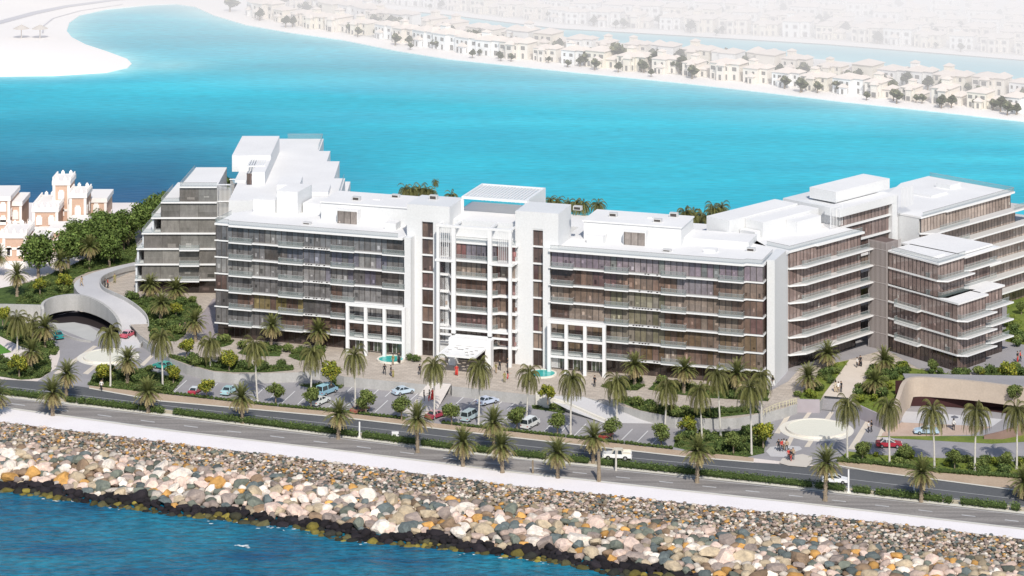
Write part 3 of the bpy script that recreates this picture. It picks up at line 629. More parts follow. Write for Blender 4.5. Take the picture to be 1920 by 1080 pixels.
# far block, stepping down to the right
f0 = 43.3
ends = [100, 96, 92, 88, 84, 79, 77.2]
prism(wing, 'wall', [(f0, -.6), (f0 + .5, -.5), (76.8, -.5), (76.8, 21.5), (f0, 21.5)], ZP, ZR - .4, white)
for k in range(7):
    e = ends[k]
    if e > 77.5: box(wing, 'wall', 77, e - .4, -.4, 14, fz(k), fz(k + 1) - .4, white)
    glazing(wing, [(f0 + .2, -1), (e, -1), (e, 6)], fz(k) + .05, fz(k + 1) - .4, PAL_TAN if k > 1 else PAL_MID, 1.15, seed=70)
for k in range(1, 8):
    z = fz(k); e = ends[k - 1]
    if k == 7: prism(wing, 'roof', [(f0 - .1, -1.3), (52, -1.3), (52.2, -1.7), (76.5, -1.7), (76.6, -1.3), (78.6, -1.3), (78.6, 22), (68, 22), (f0 - .1, 12)], z - .4, z, frame, roofw); continue
    prism(wing, 'floor_slab', [(f0, -.9), (f0 + 2.5, -3.4), (e + 3.6, -3.4), (e + 3.0, -.5), (e + .2, 15), (ends[k] - .3, 15), (ends[k] - .3, -.4), (f0, -.4)], z - .36, z, frame, tter2)
    railing(wing, [(f0 + 5, -2.6), (f0 + 16, -2.6)], z, 1.0); railing(wing, [(e - 3, -2.9), (e + 3.0, -2.9)], z, 1.0)
railing(wing, [(f0 + .3, -1.4), (78.4, -1.2), (78.4, 21.5)], ZR, .9)
box(wing, 'roof_housing', 60, 66, 8, 13, ZR, ZR + .5, white, roofw); box(wing, 'roof_housing', 70, 74, 10, 14, ZR, ZR + 1.0, white, roofw)
# ---- front pavilion
pav = empty('apartment_building', (Wg.ox, Wg.oy, 0), Wg.a)
tag(pav, 'lower brown glazed corner pavilion stepping down in white terraces at the right', 'building')
SLF = lambda v: 23.4 + (v + 24.2) * .155
def pblock(u0, u1, v0, v1, k0, k1, roofname, bal):
    ua, ub = (SLF(v0), SLF(v1)) if u0 < 30 else (u0, u0)
    prism(pav, 'wall', [(ua + .5, v0 + .5), (u1 - .5, v0 + .5), (u1 - .5, v1), (ub + .5, v1)], fz(k0), fz(k1) - .4, white)
    for k in range(k0, k1): glazing(pav, [(ub, v1), (ua, v0), (u1, v0), (u1, min(v1, v0 + 7))], fz(k) + .05, fz(k + 1) - .36, PAL_GRND + PAL_BRN[:1] if k == 0 else PAL_MID, 1.15, seed=80 + int(u0))
    prism(pav, roofname, [(ub - .3, v1), (ua - .3, v0 - .6), (u1 + .3, v0 - .6), (u1 + .3, v1)], fz(k1) - .36, fz(k1), frame, roofw)
pblock(24.5, 33.6, -18.8, -5.2, 4, 6, 'roof', 0)
pblock(33.65, 45.5, -17.0, -3.2, 4, 6, 'roof', 0)
pblock(24.5, 33.4, -24.2, -5.2, 0, 4, 'roof', 0)
pblock(33.45, 42.0, -22.4, -3.2, 0, 4, 'roof', 0)
box(pav, 'roof_edge', 33.7, 47, -18.6, -17.0, 21.9, 22.3, frame)
for k in range(1, 6):
    z = fz(k); lo = k < 4; vb = -24.2 if lo else -18.8
    prism(pav, 'floor_slab', [(SLF(-5) - .3, -5), (SLF(vb) - .3, vb - .2), (SLF(vb) + .9, vb - 2.0), (34.8, vb - 2.0), (33.2, vb + .5), (SLF(vb) + .4, vb + .5), (SLF(-5) + .3, -5)], z - .3, z, frame, tter2)
    v2_ = -22.4 if lo else -17.0; e = 42.0 if lo else 45.5
    if k != 4: prism(pav, 'floor_slab', [(33.6, v2_ - .3), (36, v2_ - 1.9), (e + 1.6, v2_ - 1.9), (e + .5, v2_ + 6), (e - .4, v2_ + 6), (e - .4, v2_ + .5), (33.6, v2_ + .5)], z - .3, z, frame, tter2)
    railing(pav, [(SLF(vb) + .3, vb + 3), (SLF(vb) + .3, vb - 1.0), (33.4, vb - 1.4)], z, 1.0); railing(pav, [(34.2, v2_ - .8), (36, v2_ - 1.3), (e + .8, v2_ - 1.3)], z, 1.0)
    if lo:
        bal = prism(pav, 'balcony', [(SLF(-8) - .3, -8.0), (SLF(-8) - 1.6, -8.0), (SLF(-14.6) - 1.6, -14.6), (SLF(-14.6) - .3, -14.6)], z - .36, z + .01, frame); railing(bal, [(SLF(-8) - .35, -8.0), (SLF(-8) - 1.55, -8.0), (SLF(-14.6) - 1.55, -14.6), (SLF(-14.6) - .35, -14.6)], z + .01, 1.0)
railing(pav, [(SLF(-6), -6), (SLF(-19), -19.2), (33.6, -19.2)], fz(6), .9)
box(pav, 'roof_housing', 26.5, 31, -16, -8, fz(6), fz(6) + .35, white, roofw)
# ---- stepped block on the left
dX = lambda px, Y=587.0: (px - 960) * Y / F
stp = empty('apartment_building', (0, 587, 0)); tag(stp, 'grey glazed block stepping in terraces down to the left behind the ramp', 'building')
gl = [(270, 0), (266, 1), (270, 2), (270, 3), (302, 4), (302, 5), (337, 6)]; sl_ = [253, 253, 256, 266, 284, 302, 337]
xr = dX(407)
for k in range(7):
    x0 = dX(gl[k][0]); xs0 = dX(sl_[k]); vv = 1.3 if k == 0 else 0
    prism(stp, 'wall', [(x0 + .3, vv + .4), (xr, vv + .4), (xr, 20), (x0 + 1.0, 20)], fz(k), fz(k + 1) - .3, white if k else MATS['dark_interior'], roofw)
    glazing(stp, [(x0, 12), (x0, vv), (xr, vv)], fz(k) + .04, fz(k + 1) - .3, PAL_D if k else PAL_GRND, 4.2, .06, seed=90)
    nxt = dX(sl_[k])
    prism(stp, 'floor_slab' if k < 6 else 'roof', [(nxt, -.5), (xr, -.5), (xr, 20.5), (nxt + 1.2, 20.5)], fz(k + 1) - .3, fz(k + 1), frame, roofw)
    if k < 6: prism(stp, 'side_screen', [(xs0 + .1, .2), (xs0 + .5, .2), (xs0 + 1.7, 20), (xs0 + 1.3, 20)], fz(k), fz(k + 1) - .3, mat('pale_screen', (.62, .65, .68), .5))
    railing(stp, [(nxt + 1.2, 18), (nxt + .1, -.4), (xr, -.4)] if k == 6 else [(nxt + .9, 14), (nxt + .1, -.4), (dX(gl[min(k + 1, 6)][0]), -.4)], fz(k + 1), .9)
    if 1 <= k <= 3:
        z = fz(k); bal = box(stp, 'balcony', dX(338), dX(375), -1.8, -.5, z - .3, z + .01, frame); railing(bal, [(dX(338), -.5), (dX(338), -1.75), (dX(375), -1.75), (dX(375), -.5)], z + .01)
b = MB()
for i in range(11): x = dX(408) + i * .28; b.box(x, x + .1, .3 + i * .05, .45 + i * .05, ZP + 9, ZR + .3)
for i in range(12): x = dX(433, 594) + i * .24; b.box(x, x + .09, 6, 6.12, ZP + 9, ZR + .4)
for zz in (ZR + .3, fz(6), fz(5)): b.box(dX(407), dX(431), .2, .9, zz - .14, zz); b.box(dX(431, 594), dX(452, 594), 5.8, 6.4, zz - .14, zz)
b.box(dX(409), dX(431), 1.8, 2.0, ZP + 9, ZR - 1, 1); b.box(dX(433, 594), dX(451, 594), 7.5, 7.7, ZP + 9, ZR - 1, 1)
b.build('louvre_screen', [frame, mat('grey_back', (.34, .32, .29), .8)], stp)
# ---- white wing behind on the left
wl = empty('apartment_building', (0, 570, 0)); tag(wl, 'bare white stepped wing rising behind the left roof against the water', 'building')
for (x0, x1, y0, y1, zt, nm) in ((-62, -38, 2, 25, 26.4, 'wall'), (-62.5, -40.5, 25, 44, 26.4, 'wall'), (-64, -43.5, 44, 56, 26.4, 'wall'), (-65, -46.2, 56, 71, 26.4, 'wall'),
    (-38, -36.6, 10, 22, 19, 'wall'), (-40.5, -37.6, 26, 38, 22.9, 'wall'), (-43.5, -41.2, 44, 52, 22.9, 'wall'),
    (-64.5, -55.6, 32, 55, 30.2, 'penthouse'), (-58.5, -55.6, 18, 32, 29.2, 'penthouse'), (-62.6, -60.0, 20, 30, 23.0, 'penthouse'), (-52, -47, 8, 17, 28.6, 'penthouse'), (-45.5, -40.5, 6, 14, 27.4, 'penthouse')):
    box(wl, nm, x0, x1, y0, y1, ZP, zt, white, roofw) if nm == 'wall' else box(wl, nm, x0, x1, y0, y1, 26.45, max(zt, 27), white, roofw)
railing(wl, [(-38.2, 3), (-38.2, 24.8)], 26.4, 1.0); railing(wl, [(-46.4, 57), (-46.4, 70.8), (-55, 70.8)], 26.4, 1.2)
b = MB()
for i in range(7): b.box(-60.2 + i * .55, -59.9 + i * .55, 24.5, 31.8, 29.2, 29.4)
b.box(-60.3, -56.2, 24.4, 24.6, 29.1, 29.4); b.build('roof_pergola', frame, wl)
glazing(wl, [(-59.6, 17.9), (-58.55, 17.9)], 26.5, 29.0, PAL_BRN, .5, name='window', seed=99)
# ------------------------------------------------------------------ palace at the far left
terr = mat('terracotta', (.54, .36, .265), .85, (.62, .44, .34), .3, fine=.08); trim = mat('palace_white', (.84, .80, .77), .7); wind = mat('window_dark', (.03, .025, .03), .3)
def palace_block(parent, x0, x1, y0, y1, z0, z1, cren=True):
    b = MB(); b.box(x0, x1, y0, y1, z0, z1); wl_ = b.build('wall', terr, parent)
    b = MB(); b.box(x0 - .3, x1 + .3, y0 - .3, y1 + .3, z1, z1 + 1.1); b.box(x0 - .2, x1 + .2, y0 - .2, y0, z1 - (z1 - z0) * .5, z1 - (z1 - z0) * .5 + .5)
    b.box(x0 - .15, x0 + .5, y0 - .15, y0, z0, z1); b.box(x1 - .5, x1 + .15, y0 - .15, y0, z0, z1)
    if cren:
        n = max(2, int((x1 - x0) / 1.4))
        for i in range(n): x = x0 + (x1 - x0) * (i + .5) / n; b.box(x - .4, x + .4, y0 - .3, y0, z1 + 1.1, z1 + 1.9); b.box(x - .2, x + .2, y0 - .28, y0 - .02, z1 + 1.9, z1 + 2.3)
    b.build('parapet', trim, parent)
    if cren:
        b = MB()
        for y in np.arange(y0 + .9, y1, 1.5): b.box(x1, x1 + .3, y - .4, y + .4, z1 + 1.1, z1 + 1.9); b.box(x0 - .3, x0, y - .4, y + .4, z1 + 1.1, z1 + 1.9)
        for i in range(max(2, int((x1 - x0) / 1.4))): x = x0 + (x1 - x0) * (i + .5) / max(2, int((x1 - x0) / 1.4)); b.box(x - .4, x + .4, y1, y1 + .3, z1 + 1.1, z1 + 1.7); b.box(x - .18, x + .18, y1, y1 + .28, z1 + 1.7, z1 + 2.0)
        b.build('crenellation', trim, parent)
    for f in range(max(1, int((z1 - z0) / 4.2))):
        for y in np.arange(y0 + 2, y1 - 1, 3.2):
            b = MB(); z = z0 + 1.2 + f * (z1 - z0 - .6) / max(1, int((z1 - z0) / 4.2)); b.box(x1 + .01, x1 + .18, y - .6, y + .6, z, z + 2.0); b.box(x1 + .18, x1 + .22, y - .3, y + .3, z + .3, z + 1.6, 1); b.build('window', [trim, wind], parent)
    n = max(1, int((x1 - x0) / 2.5)); fl = max(1, int((z1 - z0) / 3.4))
    for f in range(fl):
        for i in range(n):
            x = x0 + (x1 - x0) * (i + .5) / n; z = z0 + 1.2 + f * (z1 - z0 - .6) / fl
            b = MB(); b.prism([(x - .75, y0 - .2), (x + .75, y0 - .2), (x + .75, y0 - .02), (x - .75, y0 - .02)], z, z + 1.9); b.box(x - .5, x + .5, y0 - .2, y0 - .02, z + 1.9, z + 2.3)
            if (f * 7 + i * 3) % 4 == 0: b.box(x - .35, x + .35, y0 - .26, y0 - .2, z + .2, z + 1.5, 1)
            b.build('window', [trim, wind], parent)
pal = empty('palace', (0, 620, 0)); tag(pal, 'terracotta palace with white crenellated towers at the far left shore', 'palace')
k_ = 640 / F
def pX(px, Y): return (px - 960) * Y / F
for (a, c, Y, d, zt, cr) in ((-60, -30, 632, 10, 14, 1), (-30, 18, 636, 12, 15.5, 0), (18, 40, 639, 10, 13.6, 0), (6, 48, 618, 10, 10.6, 1), (48, 60, 626, 9, 8.6, 0), (62, 108, 634, 14, 13.2, 1), (100, 130, 642, 8, 18.0, 1), (131, 161, 640, 8, 15.3, 1), (129, 171, 632, 7, 10.2, 0), (162, 199, 650, 10, 12.0, 0), (60, 92, 622, 8, 6.0, 0), (92, 122, 627, 7, 6.6, 0)):
    palace_block(pal, pX(a, Y), pX(c, Y), Y - 620, Y - 620 + d, 2, zt - 3.2 if zt > 7 else zt, cr)
b = MB(); b.box(pX(110, 622), pX(150, 622), -1, 3, 2, 4.2); b.box(pX(-60, 610), pX(60, 610), -9, -8.6, 2, 3.6); b.build('garden_wall', trim, pal)
# ------------------------------------------------------------------ ramp over the left tunnel
Lr = [(252, 492, 2.5), (215, 500, 3), (175, 511, 3.6), (150, 522, 4.1), (139, 532, 4.4), (141, 541, 4.6), (150, 551, 4.7), (172, 559, 4.6), (195, 573, 4.0), (212, 588, 3.3), (221, 604, 2.3), (224, 620, 1.4), (225, 640, .6), (222, 655, .06)]
Rr = [(258, 503, 2.5), (235, 507, 3), (207, 516, 3.6), (190, 525, 4.1), (187, 534, 4.4), (193, 544, 4.6), (210, 553, 4.7), (232, 563, 4.4), (255, 578, 3.7), (270, 592, 2.9), (276, 604, 2.2), (277, 618, 1.4), (272, 635, .6), (262, 652, .06)]
def smooth(L, n=5):
    out = []; P = [Vector(G(*p)) for p in L]; P = [P[0] * 2 - P[1]] + P + [P[-1] * 2 - P[-2]]
    for i in range(1, len(P) - 2):
        for j in range(n):
            t = j / n; a, b_, c, d = P[i - 1:i + 3]
            out.append(.5 * ((2 * b_) + (c - a) * t + (2 * a - 5 * b_ + 4 * c - d) * t * t + (3 * b_ - a - 3 * c + d) * t ** 3))
    out.append(P[-2]); return out
ls, rs = smooth(Lr), smooth(Rr); b = MB()
for i in range(len(ls) - 1): b.face([ls[i], rs[i], rs[i + 1], ls[i + 1]]); 
for S, sg in ((rs, 1),):
    for p, q in zip(S, S[1:]): b.face([(p.x, p.y, 0), p, q, (q.x, q.y, 0)][::-1], 1)
for p, q in zip(ls[:30], ls[1:31]): b.face([(p.x, p.y, 1.0), p, q, (q.x, q.y, 1.0)], 1)
tag(b.build('curved_ramp', [rampm, concrete]), kind='structure')
def wallrun(name, pts, z0f, z1f, th, m, label, cat='wall', sm=False):
    b = MB(); n = len(pts)
    nor = []
    for i in range(n):
        d = pts[min(i + 1, n - 1)] - pts[max(i - 1, 0)]; d.z = 0; d.normalize(); nor.append(Vector((-d.y, d.x, 0)) * th)
    for i in range(n - 1):
        p, q = pts[i], pts[i + 1]; a, c = nor[i], nor[i + 1]; zp0, zp1, zq0, zq1 = z0f(p, i), z1f(p, i), z0f(q, i + 1), z1f(q, i + 1)
        P0, P1, Q0, Q1 = (p.x, p.y, zp0), (p.x, p.y, zp1), (q.x, q.y, zq0), (q.x, q.y, zq1)
        p2, q2 = p + a, q + c; P2, P3, Q2, Q3 = (p2.x, p2.y, zp0), (p2.x, p2.y, zp1), (q2.x, q2.y, zq0), (q2.x, q2.y, zq1)
        b.face([P0, Q0, Q1, P1]); b.face([P2, P3, Q3, Q2]); b.face([P1, Q1, Q3, P3]); b.face([P0, P2, Q2, Q0])
        if i == 0: b.face([P0, P1, P3, P2])
        if i == n - 2: b.face([Q0, Q2, Q3, Q1])
    o = b.build(name, m); tag(o, label, cat); return o
wallrun('parapet_wall', rs, lambda p, i: p.z - .3, lambda p, i: p.z + .75, .25, concrete, 'thin grey parapet along the inner side of the curved ramp')
band = smooth([(83, 579, 4.2), (82, 570, 4.9), (90, 562, 5.2), (110, 555, 5.3), (140, 552, 5.3), (165, 557, 5.2), (190, 569, 4.9), (210, 586, 4.3), (220, 602, 3.5), (224, 618, 2.6)])
nb = len(band)
wallrun('tunnel_portal', band, lambda p, i: (1.75 if .18 < i / nb < .93 else 0) if i else 0, lambda p, i: p.z, .6, concrete, 'curved grey concrete portal arching over the dark tunnel mouth at the left', 'tunnel portal')
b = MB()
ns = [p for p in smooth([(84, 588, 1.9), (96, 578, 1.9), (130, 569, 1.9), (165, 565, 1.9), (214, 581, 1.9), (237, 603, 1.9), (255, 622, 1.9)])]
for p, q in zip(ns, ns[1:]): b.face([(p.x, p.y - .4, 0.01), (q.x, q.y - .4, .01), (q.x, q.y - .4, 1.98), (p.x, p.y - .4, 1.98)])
b.face([G(x, y, .045) for x, y in [(86, 603), (110, 606), (140, 604), (165, 609), (190, 618), (210, 629), (232, 622), (215, 598), (165, 584), (130, 586), (95, 594)]][::-1]); tag(b.build('tunnel_interior', dark), kind='structure')  # near-black floor sheet and walls: tunnel shade put into the colour
wallrun('retaining_wall', [G(-60, 574, 2), G(17, 574, 2.4), G(79, 573, 3)], lambda p, i: 0, lambda p, i: 2.5 + i * .3, .4, concrete, 'straight grey retaining wall left of the curved tunnel portal')
sheet('tunnel_lane', [(95, 640), (100, 606), (130, 603), (165, 610), (190, 626), (175, 640), (160, 636), (110, 616)], .028, mat('tunnel_floor', (.42, .42, .41), .8, (.5, .5, .48), .2))
wallrun('kerb_wall', smooth([(108, 621, .3), (125, 630, .3), (148, 637, .3), (170, 641, .2)]), lambda p, i: 0, lambda p, i: .45, .3, concrete, 'low curved kerb wall between lanes before the left tunnel mouth')
wallrun('bollard_wall', [G(268, 632, 1.4), G(268, 640, 1.4), G(284, 650, 1.4)], lambda p, i: 0, lambda p, i: 1.5, .5, concrete, 'short blue-grey wall at the foot of the curved ramp')
wallrun('garden_wall', [G(268, 508, 2), G(283, 520, 2)], lambda p, i: 2, lambda p, i: 2.5, .3, stonew, 'short pale wall beside the people near the stepped block')
# right tunnel portal
bw = smooth([(1668, 790, 2.2), (1676, 772, 3.2), (1688, 745, 4.6), (1696, 722, 5.4), (1706, 711, 5.6), (1725, 708, 5.6), (1760, 710, 5.6), (1830, 716, 5.6), (1925, 728, 5.6)])
# shift so that the face carries the band; bottom lifts over the opening
n = len(bw)
bw = [Vector((p.x, p.y, p.z)) for p in bw]
def zb(p, i):
    t = i / (n - 1)
    return 0 if t < .50 else min(1.9, (t - .50) / .05 * 1.9)
wallrun('tunnel_portal', bw, zb, lambda p, i: p.z, .8, beige, 'long beige curved band over the wide dark garage opening at the right', 'tunnel portal')
b = MB(); q0 = [(p.x, p.y + .8) for p in bw[int(n * .45):]]
b.prism(q0 + [(120, bw[-1].y + 8), (bw[int(n * .45)].x, bw[int(n * .45)].y + 6)], 5.0, 5.3); tag(b.build('garage_roof', lotm), kind='structure')
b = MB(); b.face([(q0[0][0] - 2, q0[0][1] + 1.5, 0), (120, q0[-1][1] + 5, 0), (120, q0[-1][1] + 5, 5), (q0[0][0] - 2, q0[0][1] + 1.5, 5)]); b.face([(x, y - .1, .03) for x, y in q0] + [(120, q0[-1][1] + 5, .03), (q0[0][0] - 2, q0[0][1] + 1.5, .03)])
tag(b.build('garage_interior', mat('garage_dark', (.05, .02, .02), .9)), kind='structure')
sheet('garage_lane', [(1690, 790), (1695, 771), (1740, 773), (1880, 786), (1860, 800), (1700, 795)], .034, rampm)
sheet('garage_apron', [(1655, 812), (1690, 792), (1780, 796), (1860, 800), (1820, 815), (1650, 822)], .036, mat('brick_apron', (.46, .34, .27), .85, (.54, .42, .35), .5, fine=.06))
wallrun('retaining_wall', [G(1845, 818, .6), G(1880, 810, 1.4), G(1925, 795, 2.0)], lambda p, i: 0, lambda p, i: .7 + i * .8, .4, mat('brown_wall', (.22, .14, .12), .85, (.28, .19, .16), .4), 'brown retaining wall rising to the right before the garage opening')
sheet('grass_verge', [(1640, 818), (1860, 817), (1925, 812), (1925, 828), (1860, 832), (1680, 822)], .045, lawnm)
for px in ([(1610, 765, 2), (1650, 783, 2)], [(1495, 754, 2), (1537, 755, 2)]):
    wallrun('planter_wall', [G(*px[0]), G(*px[1])], lambda p, i: 0, lambda p, i: 2.55, .35, mat('wall_mauve', (.36, .32, .34), .85, (.42, .38, .40), .4), ('mauve planter wall right of the steps, below the hedge and grass' if px[0][0] > 1600 else 'mauve planter wall left of the steps above the circular basin'))
# curved fence left of the basin plaza
b = MB(); fp = smooth([(1432, 779, 2), (1455, 768, 2), (1480, 761, 2), (1494, 757, 2)], 8)
for p in fp[::2]: b.bar(p, p + Vector((0, 0, 1.1)), .08)
for p, q in zip(fp, fp[1:]): b.bar(p + Vector((0, 0, 1.1)), q + Vector((0, 0, 1.1)), .07); b.bar(p + Vector((0, 0, .55)), q + Vector((0, 0, .55)), .05)
tag(b.build('fence', mat('fence_yellow', (.62, .58, .38), .6)), 'pale yellow curved railing fence beside the circular basin', 'fence')
# fountains and pools
def basin(cx, cy, r0, r1, lab):
    t = empty('fountain_basin', G(cx, cy, 0)); c = (0, 0)
    def ring(ra, rb, z0, z1, m, nm, n=64):
        b = MB()
        for i in range(n):
            a0, a1 = 2 * math.pi * i / n, 2 * math.pi * (i + 1) / n; p = [(math.cos(a0), math.sin(a0)), (math.cos(a1), math.sin(a1))]
            o_ = [(ra * x, ra * y) for x, y in p]; i_ = [(rb * x, rb * y) for x, y in p]
            b.face([(*o_[0], z1), (*o_[1], z1), (*i_[1], z1), (*i_[0], z1)]); b.face([(*o_[0], z0), (*o_[1], z0), (*o_[1], z1), (*o_[0], z1)])
            if rb > 0: b.face([(*i_[0], z0), (*i_[0], z1), (*i_[1], z1), (*i_[1], z0)])
        return b.build(nm, m, t)
    ring(r0, r1, .0, .08, stonew, 'paving_ring'); ring(r1, r1 - .35, .0, .5, stonew, 'rim')
    b = MB(); n = 64; b.face([((r1 - .35) * math.cos(2 * math.pi * i / n), (r1 - .35) * math.sin(2 * math.pi * i / n), .40) for i in range(n)])
    m = paver_mat('basin_tiles', (.76, .74, .64), (.72, .70, .60), (.60, .60, .52), 1.2) if 'basin_tiles' not in bpy.data.materials else bpy.data.materials['basin_tiles']
    b.build('water_surface', m, t)
    tag(t, lab, 'fountain')
basin(1531, 806, 7.0, 5.75, 'pale circular basin with ring paving in the forecourt at the right')
basin(203, 670, 6.4, 5.2, 'pale circular basin in the roundabout before the left tunnel')
for cx, cy, rr, lab in ((733, 675, 2.5, 'small turquoise round pool in front of the left portico'), (1016, 702, 2.6, 'small turquoise round pool in front of the right portico')):
    t = empty('pool', G(cx, cy, 2)); n = 32; b = MB()
    for i in range(n):
        a0, a1 = 2 * math.pi * i / n, 2 * math.pi * (i + 1) / n; p = [(math.cos(a0), math.sin(a0)), (math.cos(a1), math.sin(a1))]
        O = [((rr + .4) * x, (rr + .4) * y) for x, y in p]; I = [(rr * x, rr * y) for x, y in p]
        b.face([(*O[0], .3), (*O[1], .3), (*I[1], .3), (*I[0], .3)]); b.face([(*O[0], 0), (*O[1], 0), (*O[1], .3), (*O[0], .3)]); b.face([(*I[0], 0), (*I[0], .3), (*I[1], .3), (*I[1], 0)])
    b.build('rim', stonew, t); b = MB(); b.face([(rr * math.cos(2 * math.pi * i / n), rr * math.sin(2 * math.pi * i / n), .2) for i in range(n)]); b.build('water_surface', poolm, t)
    tag(t, lab, 'pool')
# street posts and sign
def post(px, py, h, lab, th=.35):
    p = G(px, py, .1); t = empty('street_post', p); b = MB(); b.tube([(0, 0, 0), (0, 0, h)], [th * .5, th * .42], 10); b.build('shaft', frame, t); b = MB(); b.box(-th, th, -th, th, 0, .18); b.build('base', curb, t); tag(t, lab, 'post')
post(674, 820, 2.9, 'white post in a gap of the median hedge left of a white sign'); post(1591, 923, 4.0, 'tall white post in the median hedge beside the white car'); post(1714, 926, 1.6, 'short white post in the median left of the rightmost big date palm')
p = G(741, 822, .1); t = empty('road_sign', p); b = MB(); b.box(-.65, .65, -.05, .05, .3, 1.3); b.build('panel', frame, t); b = MB(); b.box(-.05, .05, .06, .14, 0, .9); b.build('stem', mull, t); tag(t, 'small blank white panel standing in the inner road by the hedge', 'sign')
for px, py, h in ((999, 888, 2.4), (1155, 883, 4.0)):
    b = MB(); b.tube([G(px, py, 0), G(px, py, 0) + Vector((0, 0, h))], [.2, .14], 8); tag(b.build('bare_post', barkp if px > 1000 else bark), 'bare thin ' + ('pale' if px > 1000 else 'brown') + ' trunk standing in the seafront road ' + ('below the white open car' if px > 1000 else 'between two date palms'), 'post')
b = MB(); c = G(1123, 903, 0); b.tube([c, c + Vector((0, 0, 2.5)), c + Vector((-.05, 0, 5.3))], [.42, .32, .3], 9); tag(b.build('palm_stump', bark), 'headless thick palm trunk at the edge of the seafront road', 'palm trunk')
# ------------------------------------------------------------------ VEGETATION
def rnd_dir(r):
    z = r.uniform(-1, 1); a = r.uniform(0, 2 * math.pi); k = math.sqrt(1 - z * z); return Vector((k * math.cos(a), k * math.sin(a), z))
def leaf_blob(b, c, rad, n, size, pal, r, squash=.85):
    c = Vector(c)
    for _ in range(n):
        d = rnd_dir(r); rr = rad * (r.random() ** .35) * r.uniform(.86, 1.08)
        p = c + Vector((d.x * rr, d.y * rr, d.z * rr * squash))
        nrm = (d + rnd_dir(r) * .9).normalized(); u = nrm.orthogonal().normalized(); u.rotate(Matrix.Rotation(r.uniform(0, 6.3), 3, nrm)); w_ = nrm.cross(u)
        s = size * r.uniform(.6, 1.3); k = .62 + .5 * (d.z * .5 + .5) * (rr / rad)  # leaves darker low and inside: crown shade painted into their colour
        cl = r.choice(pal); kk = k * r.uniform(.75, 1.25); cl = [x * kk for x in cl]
        b.face([p + u * s, p + w_ * s * .55, p - u * s * .9, p - w_ * s * .6], 0, cl)
GRN = [(.155, .195, .055), (.12, .16, .045), (.20, .235, .07), (.085, .12, .03)]
DGR = [(.10, .15, .045), (.08, .12, .035), (.14, .185, .055), (.06, .095, .026)]
YEL = [(.25, .26, .03), (.17, .20, .03), (.12, .155, .03), (.33, .31, .045)]
BIG = [(.125, .185, .045), (.095, .145, .032), (.175, .235, .06), (.065, .105, .024)]
def round_tree(name, H, CR, pal, seed, nb=16, nl=130, ls=.26, stem=.14, skew=1.0):
    r = random.Random(seed); root = empty(name)
    b = MB(); ch = H - CR
    b.tube([(0, 0, 0), (.05, 0, ch * .6), (0, .05, ch)], [stem * 1.3, stem, stem * .8], 7)
    for i in range(7):
        a = r.uniform(0, 6.28); e = r.uniform(.3, 1.2); L = CR * r.uniform(.6, .9); s = ch * r.uniform(.5, .95)
        b.tube([(0, 0, s), (L * .5 * math.cos(a) * math.cos(e), L * .5 * math.sin(a) * math.cos(e), s + L * .5 * math.sin(e)), (L * math.cos(a) * math.cos(e), L * math.sin(a) * math.cos(e), s + L * math.sin(e))], [stem * .5, stem * .35, stem * .15], 5)
    b.build('trunk', bark, root)
    b = MB()
    for i in range(nb):
        d = rnd_dir(r); q = CR * r.uniform(.35, .72); c = (d.x * q, d.y * q, ch + CR * .1 + d.z * q * .8 * skew)
        leaf_blob(b, c, CR * r.uniform(.36, .52), nl, ls, [[x * f for x in k] for k in pal for f in (r.uniform(.8, 1.2),)], r)
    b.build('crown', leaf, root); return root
def frond(b, r, az, el, L, droop, wid, c0, c1, segs=9, hang=0.0):
    d = Vector((math.cos(az) * math.cos(el), math.sin(az) * math.cos(el), math.sin(el))); p = Vector((0, 0, 0)); pts = [p]
    for i in range(segs):
        d = (d + Vector((0, 0, -droop / segs * (1 + i * .18)))).normalized(); p = p + d * (L / segs); pts.append(p)
    side = Vector((-math.sin(az), math.cos(az), 0))
    for i in range(segs):
        a, c = pts[i], pts[i + 1]; t = (i + .5) / segs; dd = (c - a).normalized()
        w_ = wid * (math.sin(math.pi * min(1, t * .85 + .12)) ** .7)
        col = [x * (1 - t) + y * t for x, y in zip(c0, c1)]
        for sg in (-1, 1):
            for hf in (0, .5):
                q = a.lerp(c, hf); tip_ = q + side * sg * w_ * r.uniform(.8, 1.1) * (1 - hang * .6) + dd * w_ * .55 + Vector((0, 0, w_ * (.12 - hang)))
                k = r.uniform(.75, 1.2)
                b.face([q, q + dd * (L / segs) * .42, tip_], 0, [x * k for x in col])
        up = dd.cross(side).normalized() * .035
        b.face([a + side * .04, c + side * .03, c - side * .03, a - side * .04], 0, [x * .9 + .03 for x in col])
def date_palm(seed):
    r = random.Random(seed); root = empty('date_palm'); b = MB(); H = 4.0
    b.tube([(0, 0, 0), (0, 0, .3), (.03, 0, H * .5), (0, 0, H - .3), (0, 0, H + .25)], [.42, .31, .27, .36, .2], 9)
    for i in range(26):
        z = .3 + i * (H - .4) / 26; a = i * 2.4; b.bar((math.cos(a) * .22, math.sin(a) * .22, z), (math.cos(a) * .40, math.sin(a) * .40, z + .14), .12)
    b.build('trunk', bark, root); b = MB(); n = 84
    for i in range(n):
        t = (i + .5) / n; el = D2R(86 - 138 * t ** 1.0 + r.uniform(-7, 7)); az = i * 2.39996 + r.uniform(-.2, .2)
        g = (.07, .09, .022) if t < .55 else (.12, .105, .04) if t < .8 else (.19, .145, .07)
        tipc = (.17, .175, .055) if t < .55 else (.27, .225, .10) if t < .8 else (.36, .29, .15)
        frond(b, r, az, el, r.uniform(2.9, 3.4) * (1 if t < .7 else .85), .75 if t < .6 else .55, .5, g, tipc)
    o = b.build('crown', leaf, root); o.location = (0, 0, H); return root
